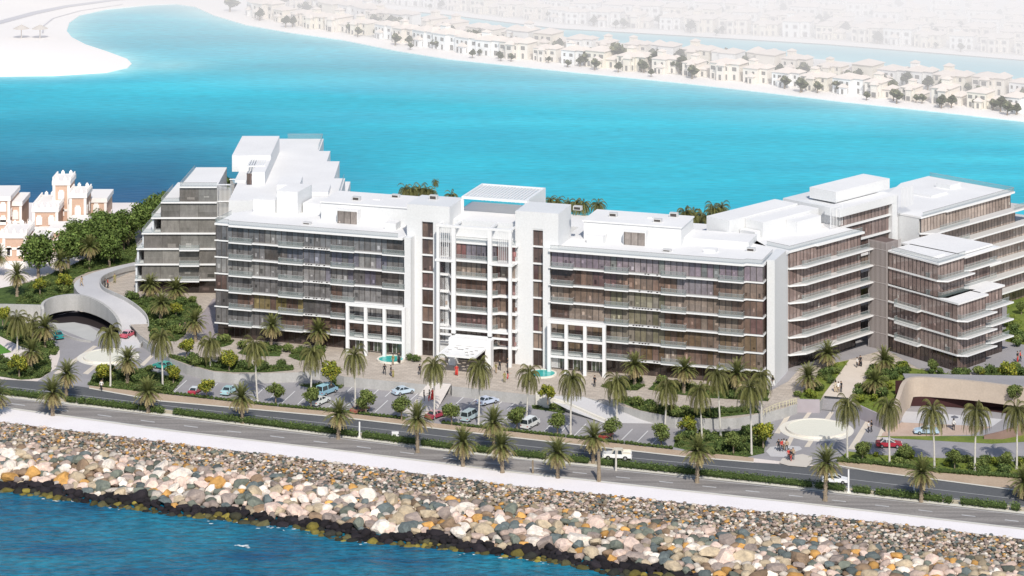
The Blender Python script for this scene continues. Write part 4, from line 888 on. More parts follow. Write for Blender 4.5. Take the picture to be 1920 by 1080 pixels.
def coco_palm(seed):
    r = random.Random(seed); root = empty('coconut_palm'); b = MB(); H = 8.0
    b.tube([(0, 0, 0), (.03, 0, .4), (.08, 0, H * .4), (.02, .03, H * .8), (0, 0, H)], [.26, .19, .15, .13, .12], 8)
    b.build('trunk', barkp, root); b = MB(); b.tube([(0, 0, -1.2), (0, 0, 0)], [.13, .11], 7, 0, (.24, .28, .10)); n = 44
    for i in range(n):
        t = (i + .5) / n; el = D2R(80 - 105 * t + r.uniform(-8, 8)); az = i * 2.39996 + r.uniform(-.3, .3)
        g = (.08, .09, .024) if r.random() < .6 else (.055, .058, .018)
        frond(b, r, az, el, r.uniform(3.6, 4.6), 2.1 + .5 * t, .85, g, (.20, .195, .06) if r.random() < .6 else (.13, .12, .042), 11, hang=.75)
    o = b.build('crown', leaf, root); o.location = (0, 0, H); return root
def place_palm(protos, H0, bx, by, cy, z, label, group, sc_=1.0, cat='palm tree'):
    i = R.randrange(len(protos)); src = protos[i]
    p = G(bx, by, z); h = (by - cy) * p.y / F
    if not src.get('used'): o = src; src['used'] = 1
    else: o = copy_tree(src)
    kids = [c for c in bpy.data.objects if c.parent == o] if o is src else [c for c in NEW[-2:]]
    return o, p, h
def make_copy(src):
    o = src.copy(); COL.objects.link(o)
    if 'used' in o: del o['used']
    ks = []
    for ch in KIDS[src.name]:
        c = ch.copy(); COL.objects.link(c); c.parent = o; ks.append(c)
    return o, ks
USED = set()
def inst(protos, rng=R):
    src = protos[rng.randrange(len(protos))]
    if src.name not in USED: USED.add(src.name); return src, KIDS[src.name]
    return make_copy(src)
def palm(protos, H0, bx, by, cy, z, label, group, s=1.0):
    o, ks = inst(protos); p = G(bx, by, z); h = max(.8, (by - cy) * p.y / F)
    o.location = p; o.rotation_euler = (R.uniform(-.05, .05), R.uniform(-.05, .05), R.uniform(0, 6.28)); k = s * R.uniform(.94, 1.06)
    for c in ks:
        if c.name.startswith('trunk'): c.scale = (k, k, h / H0)
        else: c.location = (0, 0, h); c.scale = (k, k, k)
    tag(o, label, 'palm tree', group); return o
dates = [date_palm(s) for s in (1, 2, 3)]; cocos = [coco_palm(s) for s in (4, 5, 6)]
darkt = [round_tree('shade_tree', 5.3, 2.3, GRN, s, ls=.23, nl=160) for s in (11, 12, 13)]
yelt = [round_tree('flowering_tree', 4.9, 2.15, YEL, s, nb=15, nl=110, ls=.26) for s in (21, 22)]
bigt = [round_tree('leafy_tree', 9.8, 4.2, BIG, s, nb=34, nl=120, ls=.36, stem=.3, skew=1.25) for s in (31, 32, 33)]
def bush_proto(seed, pal):
    r = random.Random(seed); root = empty('shrub'); b = MB()
    for i in range(5): a = r.uniform(0, 6.28); leaf_blob(b, (math.cos(a) * .4, math.sin(a) * .4, .62 + r.uniform(-.1, .25)), r.uniform(.5, .75), 110, .16, pal, r, .9)
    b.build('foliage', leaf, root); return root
bushes = [bush_proto(s, DGR) for s in (41, 42)] + [bush_proto(43, GRN)]
ybush = [bush_proto(45, [(.16, .20, .03), (.22, .24, .03), (.12, .16, .03)])]
for t in dates + cocos + darkt + yelt + bigt + bushes + ybush: note_kids(t)
bpy.context.view_layer.update()
def palms_row(protos, H0, L, z, what, where, s=1.0):
    L = sorted(L)
    for i, (bx, by, cy) in enumerate(L):
        palm(protos, H0, bx, by, cy, z, f'{what}, {ordl(i, len(L))} {where}', where_group(what, where), s)
def where_group(what, where): return (what + 's ' + where)[:90]
palms_row(dates, 4.0, [(-8, 777, 742), (99, 779, 737), (124, 752, 702), (278, 774, 736), (455, 794, 747), (634, 823, 777), (783, 848, 785), (868, 874, 831), (926, 845, 792), (942, 886, 838), (1046, 896, 850), (1112, 868, 822), (1307, 905, 846), (1547, 939, 870), (1727, 941, 888), (1922, 935, 905)], .05,
          'thick date palm', 'of the row along the seafront road median', 1.1)
palms_row(dates, 4.0, [(508, 656, 612), (597, 656, 622), (367, 640, 604)], 2, 'date palm', 'of those beside the left end of the glass facade', 1.0)
palms_row(dates, 4.0, [(1190, 724, 686), (1282, 737, 694), (1382, 742, 702)], 2, 'date palm', 'of those under the right half of the glass facade', 1.05)
palms_row(dates, 4.0, [(1552, 692, 664), (1516, 736, 707), (1658, 700, 677), (1640, 742, 716)], 2, 'date palm', 'in the sloping gardens beside the beige walkway', 1.0)
palms_row(dates, 4.0, [(282, 564, 536), (329, 567, 544), (301, 602, 570)], 2, 'date palm', 'of the trio between ramp and stepped block', 1.0)
palms_row(dates, 4.0, [(86, 650, 615), (58, 698, 660), (239, 718, 675)], .1, 'date palm', 'in the beds around the left roundabout', 1.05)
palms_row(dates, 4.0, [(32, 556, 516), (114, 520, 490), (167, 505, 463), (231, 468, 437), (-5, 520, 480)], 2, 'date palm', 'in the garden behind the curved ramp', 1.0)
palms_row(cocos, 8.0, [(207, 724, 628), (305, 731, 635), (394, 706, 643), (483, 752, 650), (583, 740, 663), (666, 774, 668), (814, 787, 686), (897, 797, 692), (987, 792, 700), (1070, 816, 710), (1157, 790, 718), (1247, 802, 727), (1316, 822, 735), (1351, 818, 705), (1409, 852, 728), (1428, 800, 708), (32, 662, 600), (60, 640, 607)], .06,
          'drooping coconut palm', 'around the parking court', 1.05)
palms_row(cocos, 8.0, [(1589, 861, 758), (1668, 874, 765), (1752, 881, 770), (1828, 883, 774), (1906, 880, 772)], .06, 'drooping coconut palm', 'of the five on the lawn before the garage', 1.08)
def trees(protos, L, z, H0, cr, what, where, cat='tree'):
    L = sorted(L)
    for i, (bx, by, topy) in enumerate(L):
        o, ks = inst(protos); p = G(bx, by, z); k = (by - topy) * p.y / F / (H0 + .0); o.location = p; o.scale = (k, k, k); o.rotation_euler = (0, 0, R.uniform(0, 6.28))
        tag(o, f'{what}, {ordl(i, len(L))} {where}', cat, where_group(what, where))
trees(darkt, [(517, 758, 712), (583, 766, 720), (686, 777, 726), (753, 788, 737), (847, 797, 748), (969, 807, 757), (1045, 816, 768), (1148, 826, 778), (1240, 836, 788), (1375, 851, 803)], .06, 5.7, 2.2, 'round green tree', 'in the row along the parking court edge')
trees(darkt, [(1617, 866, 822), (1700, 869, 828), (1790, 880, 838), (1886, 881, 843)], .06, 5.7, 2.2, 'round green tree', 'on the lawn in front of the garage lane')
trees(yelt, [(350, 671, 630), (430, 695, 652), (621, 722, 672), (1027, 758, 715)], 2, 5.3, 2, 'yellow green flowering tree', 'on the planted edge above the parking walls')
trees(yelt, [(192, 720, 675), (325, 718, 680), (387, 747, 705), (36, 708, 658), (1290, 820, 773), (1431, 840, 785)], .06, 5.3, 2, 'yellow green flowering tree', 'of those at road level beside the courts')
trees(yelt, [(75, 552, 516), (121, 548, 506), (213, 492, 458), (330, 596, 562), (5, 610, 570), (1892, 722, 672), (1840, 706, 690)], 2, 5.3, 2, 'yellow flowering tree', 'in the upper gardens')
trees(bigt, [(72, 520, 413), (128, 505, 410), (166, 490, 392), (190, 475, 376), (222, 470, 372), (240, 462, 385), (270, 450, 356), (302, 440, 342), (205, 500, 415), (185, 452, 378), (316, 420, 338), (285, 420, 355), (140, 470, 395)], 2, 12.5, 4.4, 'large dark green leafy tree', 'in the grove beside the stepped block')
trees(darkt, [(1668, 690, 662), (1749, 700, 670), (1870, 730, 696), (1895, 735, 700), (1915, 590, 562), (1697, 735, 705), (1902, 760, 715)], 2, 5.7, 2.2, 'small bushy tree', 'in the gardens below the right pavilions')
# trees and palms showing over the roofs (roof terrace garden)
for i, (x, y, s) in enumerate([(760, 374, .95), (773, 376, .9), (787, 374, 1.0), (799, 376, .9), (808, 378, .7), (846, 385, .8)]):
    palm(cocos, 8, x, y, y - 17, 26.4, f'bushy roof garden palm, {ordl(i, 6)} behind the left roof storey', 'roof garden palms behind the left roof storey', s * .8)
palm(cocos, 8, 816, 376, 341, 26.4, 'single taller thin palm behind the left roof storey', None, .35)
for i, (x, y, s) in enumerate([(1031, 395, .8), (1045, 396, .8), (1066, 399, .75), (1080, 400, .85), (1095, 401, .8), (1121, 402, .95)]):
    palm(cocos, 8, x, y, y - 17, 26.4, f'bushy roof garden palm, {ordl(i, 6)} behind the right roof storey', 'roof garden palms behind the right roof storey', s * .8)
for i, (x, y, t, s) in enumerate([(1286, 455, 393, .95), (1301, 452, 396, 1.0), (1308, 462, 416, 1.1), (1318, 455, 402, 1.0), (1336, 440, 387, .9), (1353, 436, 383, .8)]):
    palm(cocos, 8, x, y, t + 8, 18, f'tall drooping palm, {ordl(i, 6)} in the courtyard gap between block and wing', 'courtyard palms in the gap between block and wing', s)
for i, (x, y) in enumerate([(385, 352), (395, 354), (415, 358), (425, 362)]):
    o, ks = inst(bushes); o.location = G(x, y, 20); o.scale = (2.4, 2.4, 2.6); tag(o, f'green shrub, {ordl(i, 4)} behind the roof of the stepped block', 'shrub', 'shrubs behind the roof of the stepped block')
# hedges of the median
def hedge(x0, x1, i, n, yoff=-2.5, up=front_top, wid=1.5, hh=1.5, where='of the clipped hedges in the road median', z=.07):
    r = random.Random(i * 5 + 3); P = [G(x, lerp_line(up, x) + yoff, z) for x in np.linspace(x0, x1, max(2, int((x1 - x0) / 9)))]
    L = (P[-1] - P[0]).length; n_ = max(2, int(L / .8)); b = MB(); c0 = (P[0] + P[-1]) / 2
    for j in range(n_):
        t = (j + .5) / n_ * (len(P) - 1); a = int(min(t, len(P) - 2)); c = P[a].lerp(P[a + 1], t - a) - c0
        leaf_blob(b, c + Vector((0, r.uniform(-.15, .15) + .3, hh * .5 + r.uniform(-.05, .05))), .72 * wid / 1.2 * r.uniform(.9, 1.1), 95, .17, DGR, r, .95)
    for j in range(len(P) - 1):
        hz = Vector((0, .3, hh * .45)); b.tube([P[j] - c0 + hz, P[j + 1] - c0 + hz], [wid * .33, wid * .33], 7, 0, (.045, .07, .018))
    o = b.build('hedge', leaf); o.location = c0; tag(o, f'low green hedge, {ordl(i, n)} {where}', 'hedge', 'clipped hedges')
HS = [(-20, 78), (124, 141), (147, 158), (163, 257), (262, 279), (284, 306), (326, 670), (680, 780), (790, 848), (888, 920), (963, 1023), (1067, 1103), (1123, 1522), (1530, 1583), (1600, 1632), (1643, 1767), (1774, 1784), (1802, 1888), (1897, 1912)]
for i, (a, c) in enumerate(HS): hedge(a, c, i, len(HS))
ps = [(292, 738), (493, 761), (633, 774), (900, 804), (1262, 844)]
for i, (a, c) in enumerate([(292, 400), (402, 520), (522, 640), (642, 760), (828, 930), (932, 1060), (1062, 1170), (1172, 1262)]): hedge(a, c, i, 8, -1, ps, .62, .55, 'along the parking court footpath')
ps2 = [(1560, 868), (1640, 874), (1760, 889), (1940, 902)]
for i, (a, c) in enumerate([(1570, 1640), (1642, 1748), (1750, 1850), (1852, 1935)]): hedge(a, c, i, 4, -2, ps2, 1.0, .9, 'along the right footpath')
ps3 = [(318, 672), (400, 690), (470, 694), (548, 692)]
for i, (a, c) in enumerate([(318, 400), (402, 470), (472, 550)]): hedge(a, c, i, 3, -1, ps3, .8, .8, 'on the left planter', 2.0)
ps4 = [(1160, 752), (1266, 778), (1320, 781), (1430, 772)]
for i, (a, c) in enumerate([(1165, 1266), (1268, 1345), (1347, 1405)]): hedge(a, c, i, 3, -2, ps4, 1.2, 1.1, 'on the right planter', 2.0)
# planting beds
BEDS = [('b', 0.03, [(0, 668), (20, 674), (60, 668), (88, 664), (97, 680), (95, 697), (75, 709), (40, 712), (-40, 700)], 1),
 ('b', .03, [(-60, 576), (20, 592), (50, 612), (75, 627), (95, 640), (112, 655), (104, 666), (75, 662), (40, 650), (20, 640), (-60, 602)], 1),
 ('b', .04, [(165, 722), (175, 702), (210, 692), (270, 690), (305, 703), (345, 708), (320, 738), (280, 737), (200, 727)], 1),
 ('b', .04, [(1262, 838), (1270, 815), (1340, 810), (1440, 805), (1432, 850), (1400, 857), (1320, 851)], 1),
 ('l', .04, [(1570, 862), (1590, 846), (1640, 852), (1700, 856), (1930, 866), (1930, 896), (1800, 889), (1700, 881), (1640, 872)], 1),
 ('b', 2.04, [(318, 668), (350, 672), (400, 678), (470, 685), (548, 688), (550, 694), (500, 698), (440, 698), (400, 695), (350, 682), (320, 671)], 1),
 ('b', 2.04, [(412, 634), (440, 638), (433, 646), (420, 650), (395, 652), (372, 645)], 1),
 ('b', 2.04, [(445, 662), (470, 644), (530, 648), (525, 668), (470, 668)], 1), ('b', 2.04, [(540, 668), (560, 650), (612, 656), (600, 674), (560, 676)], 1),
 ('b', 2.04, [(1125, 724), (1150, 714), (1186, 713), (1210, 722), (1195, 732), (1150, 731)], 1), ('b', 2.04, [(1215, 730), (1230, 716), (1440, 733), (1440, 752), (1330, 746), (1260, 738)], 1),
 ('b', 2.04, [(1148, 748), (1168, 748), (1270, 768), (1340, 766), (1415, 762), (1425, 774), (1330, 784), (1266, 782), (1200, 769)], 1),
 ('l', 2.07, [(1502, 752), (1498, 742), (1520, 720), (1545, 690), (1568, 680), (1592, 675), (1570, 706), (1547, 735), (1537, 752)], 1),
 ('l', 2.07, [(1596, 750), (1610, 730), (1640, 692), (1658, 678), (1720, 692), (1795, 703), (1700, 705), (1685, 735), (1668, 768), (1650, 781), (1612, 763)], 1),
 ('b', .05, [(995, 748), (1062, 768), (1058, 775), (998, 766)], 1), ('b', .05, [(560, 722), (600, 718), (648, 716), (640, 728), (590, 730)], 1),
 ('b', 2.05, [(-60, 574), (20, 574), (78, 572), (100, 556), (140, 551), (146, 540), (134, 530), (142, 520), (165, 510), (215, 499), (252, 491), (258, 470), (250, 430), (200, 455), (150, 490), (60, 528), (-60, 552)], 2),
 ('b', 2.05, [(275, 600), (240, 562), (243, 555), (270, 560), (300, 560), (360, 560), (380, 580), (365, 600), (345, 630), (330, 640), (285, 638)], 1),
 ('l', 2.05, [(1885, 640), (1890, 545), (2000, 530), (2000, 660)], 1), ('b', 2.05, [(1840, 700), (1870, 690), (1940, 690), (1940, 728), (1860, 718)], 1)]
def inpoly(x, y, P):
    c = False; n = len(P)
    for i in range(n):
        a, d = P[i], P[(i + 1) % n]
        if (a[1] > y) != (d[1] > y) and x < (d[0] - a[0]) * (y - a[1]) / (d[1] - a[1]) + a[0]: c = not c
    return c
gc = MB(); rg = random.Random(5); SH = []
for ty, z, P, dens in BEDS:
    sheet('planting_bed' if ty == 'b' else 'lawn_bed', P, z, bedm if ty == 'b' else lawnm)
    W3 = [G(x, y, z) for x, y in P]; x0, x1 = min(p.x for p in W3), max(p.x for p in W3); y0, y1 = min(p.y for p in W3), max(p.y for p in W3)
    PP = [(p.x, p.y) for p in W3]; area = (x1 - x0) * (y1 - y0)
    for _ in range(int(area * (1.7 if ty == 'b' else .4))):
        x, y = rg.uniform(x0, x1), rg.uniform(y0, y1)
        if inpoly(x, y, PP) and abs(x) < 110:
            pal_ = DGR + GRN if ty == 'b' else [(.16, .22, .03), (.22, .26, .04)]
            leaf_blob(gc, (x, y, z + .18), rg.uniform(.25, .55), 22 if ty == 'b' else 10, .14, pal_, rg, .6)
    for _ in range(int(area * ((.12 if dens == 1 else .035) if ty == 'b' else .16))):
        x, y = rg.uniform(x0 + .6, x1 - .6), rg.uniform(y0 + .4, y1 - .4)
        if inpoly(x, y, PP) and abs(x) < 108: SH.append((x, y, z, ty))
tag(gc.build('ground_cover', leaf), 'low leafy ground cover filling the planting beds', 'ground cover', kind='stuff')
sheet('lawn_bed', [(-60, 640), (0, 645), (22, 660), (0, 664), (-60, 668)], .05, mat('bright_lawn', (.08, .22, .03), .9, (.11, .27, .04), .4, fine=.15))
extra = [(480, 665), (498, 660), (455, 655), (590, 668), (540, 660), (425, 640), (770, 676), (782, 678), (1560, 720), (1680, 700), (1740, 703), (1765, 702), (1495, 745), (1790, 705), (1800, 707), (1812, 706), (1835, 704), (1850, 708), (1895, 640), (1905, 650), (1912, 630), (1880, 720), (1200, 722), (1250, 728), (1010, 768), (1048, 772)]
SH += [(*G(x, y, 2)[:2], 2.05, 'b') for x, y in extra]
SH.sort(key=lambda s: s[0])
SH = sorted(random.Random(4).sample(SH, min(295, len(SH))), key=lambda s: s[0])
for i, (x, y, z, ty) in enumerate(SH):
    o, ks = inst(bushes if ty == 'b' else bushes + ybush); s = R.uniform(.8, 1.45); o.location = (x, y, z); o.scale = (s, s, s * R.uniform(.85, 1.1)); o.rotation_euler = (0, 0, R.uniform(0, 6))
    tag(o, 'rounded green shrub in the planting beds around the buildings' if ty == 'b' else 'rounded green shrub on the sunlit grass of the right gardens', 'shrub', 'shrubs in the planting beds' if ty == 'b' else 'shrubs on the right lawns')
# ------------------------------------------------------------------ ROCKS
def rock_base(seed, sub):
    bm = bmesh.new(); bmesh.ops.create_icosphere(bm, subdivisions=sub, radius=1); r = random.Random(seed)
    cuts = [(rnd_dir(r), r.uniform(.48, .80)) for _ in range(13)]
    for v in bm.verts:
        for d, h in cuts:
            k = v.co.dot(d)
            if k > h: v.co -= d * (k - h)
        v.co *= 1 + r.uniform(-.02, .02)
    V = np.array([v.co[:] for v in bm.verts]); Fc = np.array([[x.index for x in f.verts] for f in bm.faces]); bm.free(); return V, Fc
RCOL = {'pink': (.68, .53, .45), 'pale': (.84, .76, .67), 'grey green': (.19, .21, .175), 'orange': (.68, .38, .12), 'brown': (.30, .21, .14), 'blue grey': (.15, .18, .18), 'tan': (.50, .41, .29), 'taupe': (.36, .295, .26)}
RK = ['pink'] * 7 + ['pale'] * 6 + ['grey green'] * 3 + ['orange'] * 2 + ['brown'] * 3 + ['blue grey'] * 3 + ['tan'] * 6 + ['taupe'] * 4
def edge_pt(x, t):
    a, w_ = lerp_line(tx, x), lerp_line(wx, x)
    zz = -.1 - 3.9 * t; return Vector((x, a + (w_ - a) * t, zz))
rr_ = random.Random(99)
bigs = []; smalls = []
# big rocks on the lower slope by dart throwing
cell = {}
def far_enough(x, y, r, f):
    for i in range(-2, 3):
        for j in range(-2, 3):
            for (a, c, q) in cell.get((int(x // 1.5) + i, int(y // 1.5) + j), ()):
                if (a - x) ** 2 + (c - y) ** 2 < ((q + r) * f) ** 2: return False
    cell.setdefault((int(x // 1.5), int(y // 1.5)), []).append((x, y, r)); return True
for it in range(48000):
    x = rr_.uniform(-108, 100); t = rr_.uniform(.30, 1.06); p = edge_pt(x, t)
    g = min(1, max(0, (t - .25) / .25)); r = (.45 + .98 * g) * rr_.choice((rr_.uniform(.5, .9), rr_.uniform(.8, 1.45)))
    if t > .87: r *= .6
    if far_enough(p.x, p.y, r, .62): bigs.append((p, r, t))
for it in range(42000):
    x = rr_.uniform(-108, 100); t = rr_.uniform(0.0, .58); p = edge_pt(x, t); r = rr_.uniform(.18, .46)
    if far_enough(p.x, p.y, r, .60): smalls.append((p, r, t))
def rcol(t, r_):
    n1 = math.sin(t * 40 + r_.random() * .1)
    if t > 1.0: return r_.choice([(.20, .165, .04), (.10, .09, .03), (.05, .048, .028), (.27, .22, .045), (.03, .03, .025), (.12, .11, .05)]), None
    if t > .875: k = r_.uniform(.5, 1.3); return (.022 * k, .018 * k, .022 * k), None
    nm = r_.choice(RK); return RCOL[nm], nm
protoV = [rock_base(s, 2) for s in range(6)]; smallV = [rock_base(s + 20, 2) for s in range(6)]
def rmat(r_):
    a, b_, c = (r_.uniform(0, 6.28) for _ in range(3)); return np.array((Matrix.Rotation(a, 3, 'X') @ Matrix.Rotation(b_, 3, 'Y') @ Matrix.Rotation(c, 3, 'Z')))
inview = lambda p: abs(p.x) < .196 * p.y + 1 and (p.y > F * (HC + 4) / 1780 - 1)
def wrap_t(x, t): return t
cand = [q for q in bigs if inview(q[0])]
def tt(q):   # wet line wobbles along the shore
    p, r, t = q; return t + .035 * math.sin(p.x * .35) + .02 * math.sin(p.x * 1.3 + 1)
cand.sort(key=lambda q: -q[1]); chosen = []; cm = {}
for q in cand:
    if len(chosen) >= 290: break
    c, nm = rcol(tt(q), rr_)
    if nm: chosen.append((q, c, nm))
chset = set(id(q[0]) for q in chosen)
rmeshes = {}
for (p, r, t), c, nm in chosen:
    k = (nm, rr_.randrange(4))
    if k not in rmeshes:
        V, Fc = protoV[(k[1] + len(nm)) % 6]; Rm = rmat(rr_); V2 = (V @ Rm.T) * np.array([1.15, 1.0, .8])
        me = bpy.data.meshes.new('boulder'); me.from_pydata(V2.tolist(), [], Fc.tolist()); at = me.color_attributes.new('col', 'FLOAT_COLOR', 'POINT'); kc = rr_.uniform(.85, 1.1); cc_ = [x * kc for x in c]
        at.data.foreach_set('color', list((*cc_, 1)) * len(V2)); me.materials.append(rockm); rmeshes[k] = me
    o = bpy.data.objects.new('boulder', rmeshes[k]); COL.objects.link(o); o.location = p + Vector((0, 0, .15 * r)); o.rotation_euler = (rr_.uniform(-.3, .3), rr_.uniform(-.3, .3), rr_.uniform(0, 6.28)); s = r * 1.12; o.scale = (s * rr_.uniform(.9, 1.15), s, s * rr_.uniform(.8, 1.05))
    tag(o, f'large {nm} boulder on the lower rubble slope above the sea', 'boulder', f'large {nm} boulders on the rubble slope')
def rock_mass(name, L, protos, label):
    VV = []; FF = []; CC = []; n0 = 0
    for q in L:
        p, r, t = q; V, Fc = protos[rr_.randrange(len(protos))]; V2 = (V @ rmat(rr_).T) * (np.array([1.2, 1.0, .8]) * r * 1.12) + np.array([p.x, p.y, p.z + .1 * r])
        c, nm = rcol(tt(q), rr_); k = rr_.uniform(.55, 1.15) * (.8 if t < .4 else 1); 
        VV.append(V2); FF.append(Fc + n0); n0 += len(V); CC.append(np.tile(np.array([c[0] * k, c[1] * k, c[2] * k, 1.0]), (len(V), 1)))
    VV = np.concatenate(VV); FF = np.concatenate(FF); CC = np.concatenate(CC)
    me = bpy.data.meshes.new(name); me.vertices.add(len(VV)); me.vertices.foreach_set('co', VV.ravel()); me.loops.add(FF.size); me.loops.foreach_set('vertex_index', FF.ravel())
    me.polygons.add(len(FF)); me.polygons.foreach_set('loop_start', np.arange(0, FF.size, 3)); me.polygons.foreach_set('loop_total', np.full(len(FF), 3)); me.update(calc_edges=True)
    at = me.color_attributes.new('col', 'FLOAT_COLOR', 'POINT'); at.data.foreach_set('color', CC.ravel()); me.materials.append(rockm)
    o = bpy.data.objects.new(name, me); COL.objects.link(o); tag(o, label, 'rocks', kind='stuff')
ids = set(id(q[0][0]) for q in chosen)
rock_mass('rubble', [q for q in bigs if id(q[0]) not in ids] + smalls, smallV, 'mixed coloured rubble and rocks of the sea defence slope')
# foam along the waterline
b = MB(); foam = mat('foam', (.75, .80, .80), .6)
for i in range(420):
    x = rr_.uniform(-105, 60); 
    if math.sin(x * .45) + math.sin(x * .17 + 2) < rr_.uniform(-.6, 1.6): continue
    p = edge_pt(x, 1.03 + abs(rr_.gauss(0, .045))); n = rr_.randint(5, 8); s = rr_.uniform(.06, .32)
    b.face([(p.x + s * 1.6 * math.cos(6.283 * k / n) * rr_.uniform(.4, 1.2), p.y + s * .7 * math.sin(6.283 * k / n) * rr_.uniform(.4, 1.2), ZSEA + .03) for k in range(n)])
tag(b.build('foam', foam), 'flecks of white foam along the rocks at the waterline', 'foam', kind='stuff')
b = MB(); c = G(455, 1024, ZSEA); 
for dx, dy, s in ((0, 0, .5), (.6, .3, .35), (-.7, .35, .3), (.9, -.4, .3), (1.1, -.9, .22), (-1.2, .3, .18)):
    n = 9; b.face([(c.x + dx + s * 1.5 * math.cos(6.283 * k / n) * rr_.uniform(.5, 1.2), c.y + dy + s * .8 * math.sin(6.283 * k / n) * rr_.uniform(.5, 1.2), ZSEA + .03) for k in range(n)])
tag(b.build('whitecap', foam), 'small white breaking wave alone in the blue near sea', 'wave')
# ------------------------------------------------------------------ VEHICLES
tyre = mat('tyre', (.02, .02, .02), .8); rimm = mat('rim', (.55, .55, .56), .35, metal=.6); cgl = mat('car_glass', (.03, .04, .045), .05, spec=.8); lamp = mat('lamp_glass', (.75, .72, .65), .2); redl = mat('tail_lamp', (.4, .02, .02), .3)
def car(kind, px, py, ang, colr, label, z=.05, roofc=None, s=1.0):
    t = empty('van' if kind == 'van' else 'open_jeep' if kind == 'jeep' else 'car', G(px, py, z), D2R(ang)); t.scale = (s, s, s)
    L, Wd = {'sedan': (4.6, 1.8), 'van': (4.9, 1.95), 'jeep': (5.3, 2.1)}[kind]
    body = mat('car_paint_%d_%d_%d' % tuple(int(c * 99) for c in colr), colr, .25, spec=.6, fine=.03)
    if kind == 'sedan': prof = [(-2.3, .35), (-2.3, .85), (-2.15, .98), (-1.5, 1.02), (1.0, 1.0), (2.1, .82), (2.3, .6), (2.3, .35)]; cab = [(-1.6, 1.0), (-1.05, 1.42), (.15, 1.45), (1.05, .99)]
    elif kind == 'van': prof = [(-2.45, .4), (-2.45, 1.15), (1.6, 1.15), (2.35, .95), (2.45, .4)]; cab = [(-2.42, 1.14), (-2.3, 1.95), (.9, 1.98), (1.7, 1.14)]
    else: prof = [(-2.65, .55), (-2.65, 1.2), (-.9, 1.2), (.7, 1.22), (2.4, 1.18), (2.65, 1.0), (2.65, .55)]; cab = [(-1.0, 1.2), (-.9, 1.85), (.6, 1.85), (.95, 1.2)]
    def extr(P, w0, w1, zmid):
        b = MB(); n = len(P)
        def wd(z): return (w0 if z <= zmid else w0 + (w1 - w0) * (z - zmid) / max(.01, max(q[1] for q in P) - zmid)) / 2
        A = [(x, -wd(z), z) for x, z in P]; B = [(x, wd(z), z) for x, z in P]
        b.face(A[::-1] if False else A[::-1]); b.face(B)
        for i in range(n): j = (i + 1) % n; b.face([A[i], A[j], B[j], B[i]])
        return b
    b = extr(prof, Wd, Wd * .94, .7); b.box(-L / 2 - .06, -L / 2 + .05, -Wd * .46, Wd * .46, .35, .6); b.box(L / 2 - .05, L / 2 + .06, -Wd * .46, Wd * .46, .35, .58)
    bo = b.build('body', body, t)
    wb = extr(cab, Wd * .90, Wd * .74, 1.02 if kind == 'sedan' else 1.2); wb.build('window', cgl, t)
    ztop = max(q[1] for q in cab); xa, xb = cab[1][0], cab[2][0]
    b = MB(); wr = Wd * .375; rm = mat('car_roof_%d' % int(roofc[0] * 99), roofc, .3) if roofc else body
    if kind != 'jeep': b.box(xa - .04, xb + .04, -wr, wr, ztop - .02, ztop + .05)
    else: b.box(xa, xb, -wr, wr, ztop, ztop + .06); b.box(-2.5, -1.1, -.9, -.8, 1.2, 1.6); b.box(-2.5, -1.1, .8, .9, 1.2, 1.6)
    for (x0, z0), (x1, z1) in ((cab[0], cab[1]), (cab[2], cab[3])):
        for sg in (-1, 1): b.bar((x0, sg * Wd * .44 if z0 < z1 else sg * wr, z0), (x1, sg * wr if z0 < z1 else sg * Wd * .44, z1), .1)
    for sg in (-1, 1): b.bar(((xa + xb) / 2, sg * Wd * .45, cab[0][1]), ((xa + xb) / 2, sg * (wr + .01), ztop), .1)
    b.build('roof', rm, t)
    wr_ = .34 if kind != 'jeep' else .46
    for x in (-L * .29, L * .30):
        for sg in (-1, 1):
            b = MB(); b.tube([(x, sg * (Wd / 2 - .2), wr_), (x, sg * (Wd / 2 + .02), wr_)], [wr_, wr_], 14); 
            w_ = b.build('wheel', tyre, t); b = MB(); b.tube([(x, sg * (Wd / 2 + .0), wr_), (x, sg * (Wd / 2 + .035), wr_)], [wr_ * .58, wr_ * .5], 12); b.build('rim', rimm, w_)
    for sg in (-1, 1):
        b = MB(); b.box(L / 2 - .12, L / 2 + .01, sg * Wd * .36 - .17, sg * Wd * .36 + .17, .62, .78); b.build('headlight', lamp, t)
        b = MB(); b.box(-L / 2 - .012, -L / 2 + .1, sg * Wd * .38 - .14, sg * Wd * .38 + .14, .65, .82); b.build('tail_light', redl, t)
    tag(t, label, {'van': 'van', 'jeep': 'jeep'}.get(kind, 'car'))
car('jeep', 1157, 861, 174, (.82, .82, .80), 'white open topped off road car driving on the inner road beside the hedge', roofc=(.68, .64, .54))
car('sedan', 1566, 905, -10, (.80, .81, .82), 'white car on the inner road behind a median date palm')
car('sedan', 1667, 838, -3, (.36, .03, .05), 'dark red car with pale roof on the lane right of the circular basin', roofc=(.65, .62, .62), s=1.05)
car('sedan', 1737, 813, 178, (.42, .55, .68), 'light blue car parked before the garage opening', roofc=(.7, .75, .78))
car('van', 881, 786, 62, (.42, .52, .54), 'pale blue grey van parked in the court, seen from behind', s=.95)
car('van', 994, 800, 60, (.66, .66, .64), 'white van half hidden between two round trees', roofc=(.7, .7, .7), s=.95)
car('sedan', 914, 757, 40, (.50, .56, .68), 'silver blue car parked under the terrace wall right of the footway')
car('sedan', 757, 738, 32, (.50, .60, .68), 'light blue car parked under the terrace wall left of the footway')
car('sedan', 600, 757, 60, (.68, .70, .68), 'white car with dark windows parked between round trees', s=1.05)
car('van', 613, 738, 55, (.25, .42, .52), 'bright blue van parked behind the white car', roofc=(.35, .6, .7))
car('sedan', 430, 737, 70, (.40, .60, .64), 'pale turquoise car half hidden by a date palm')
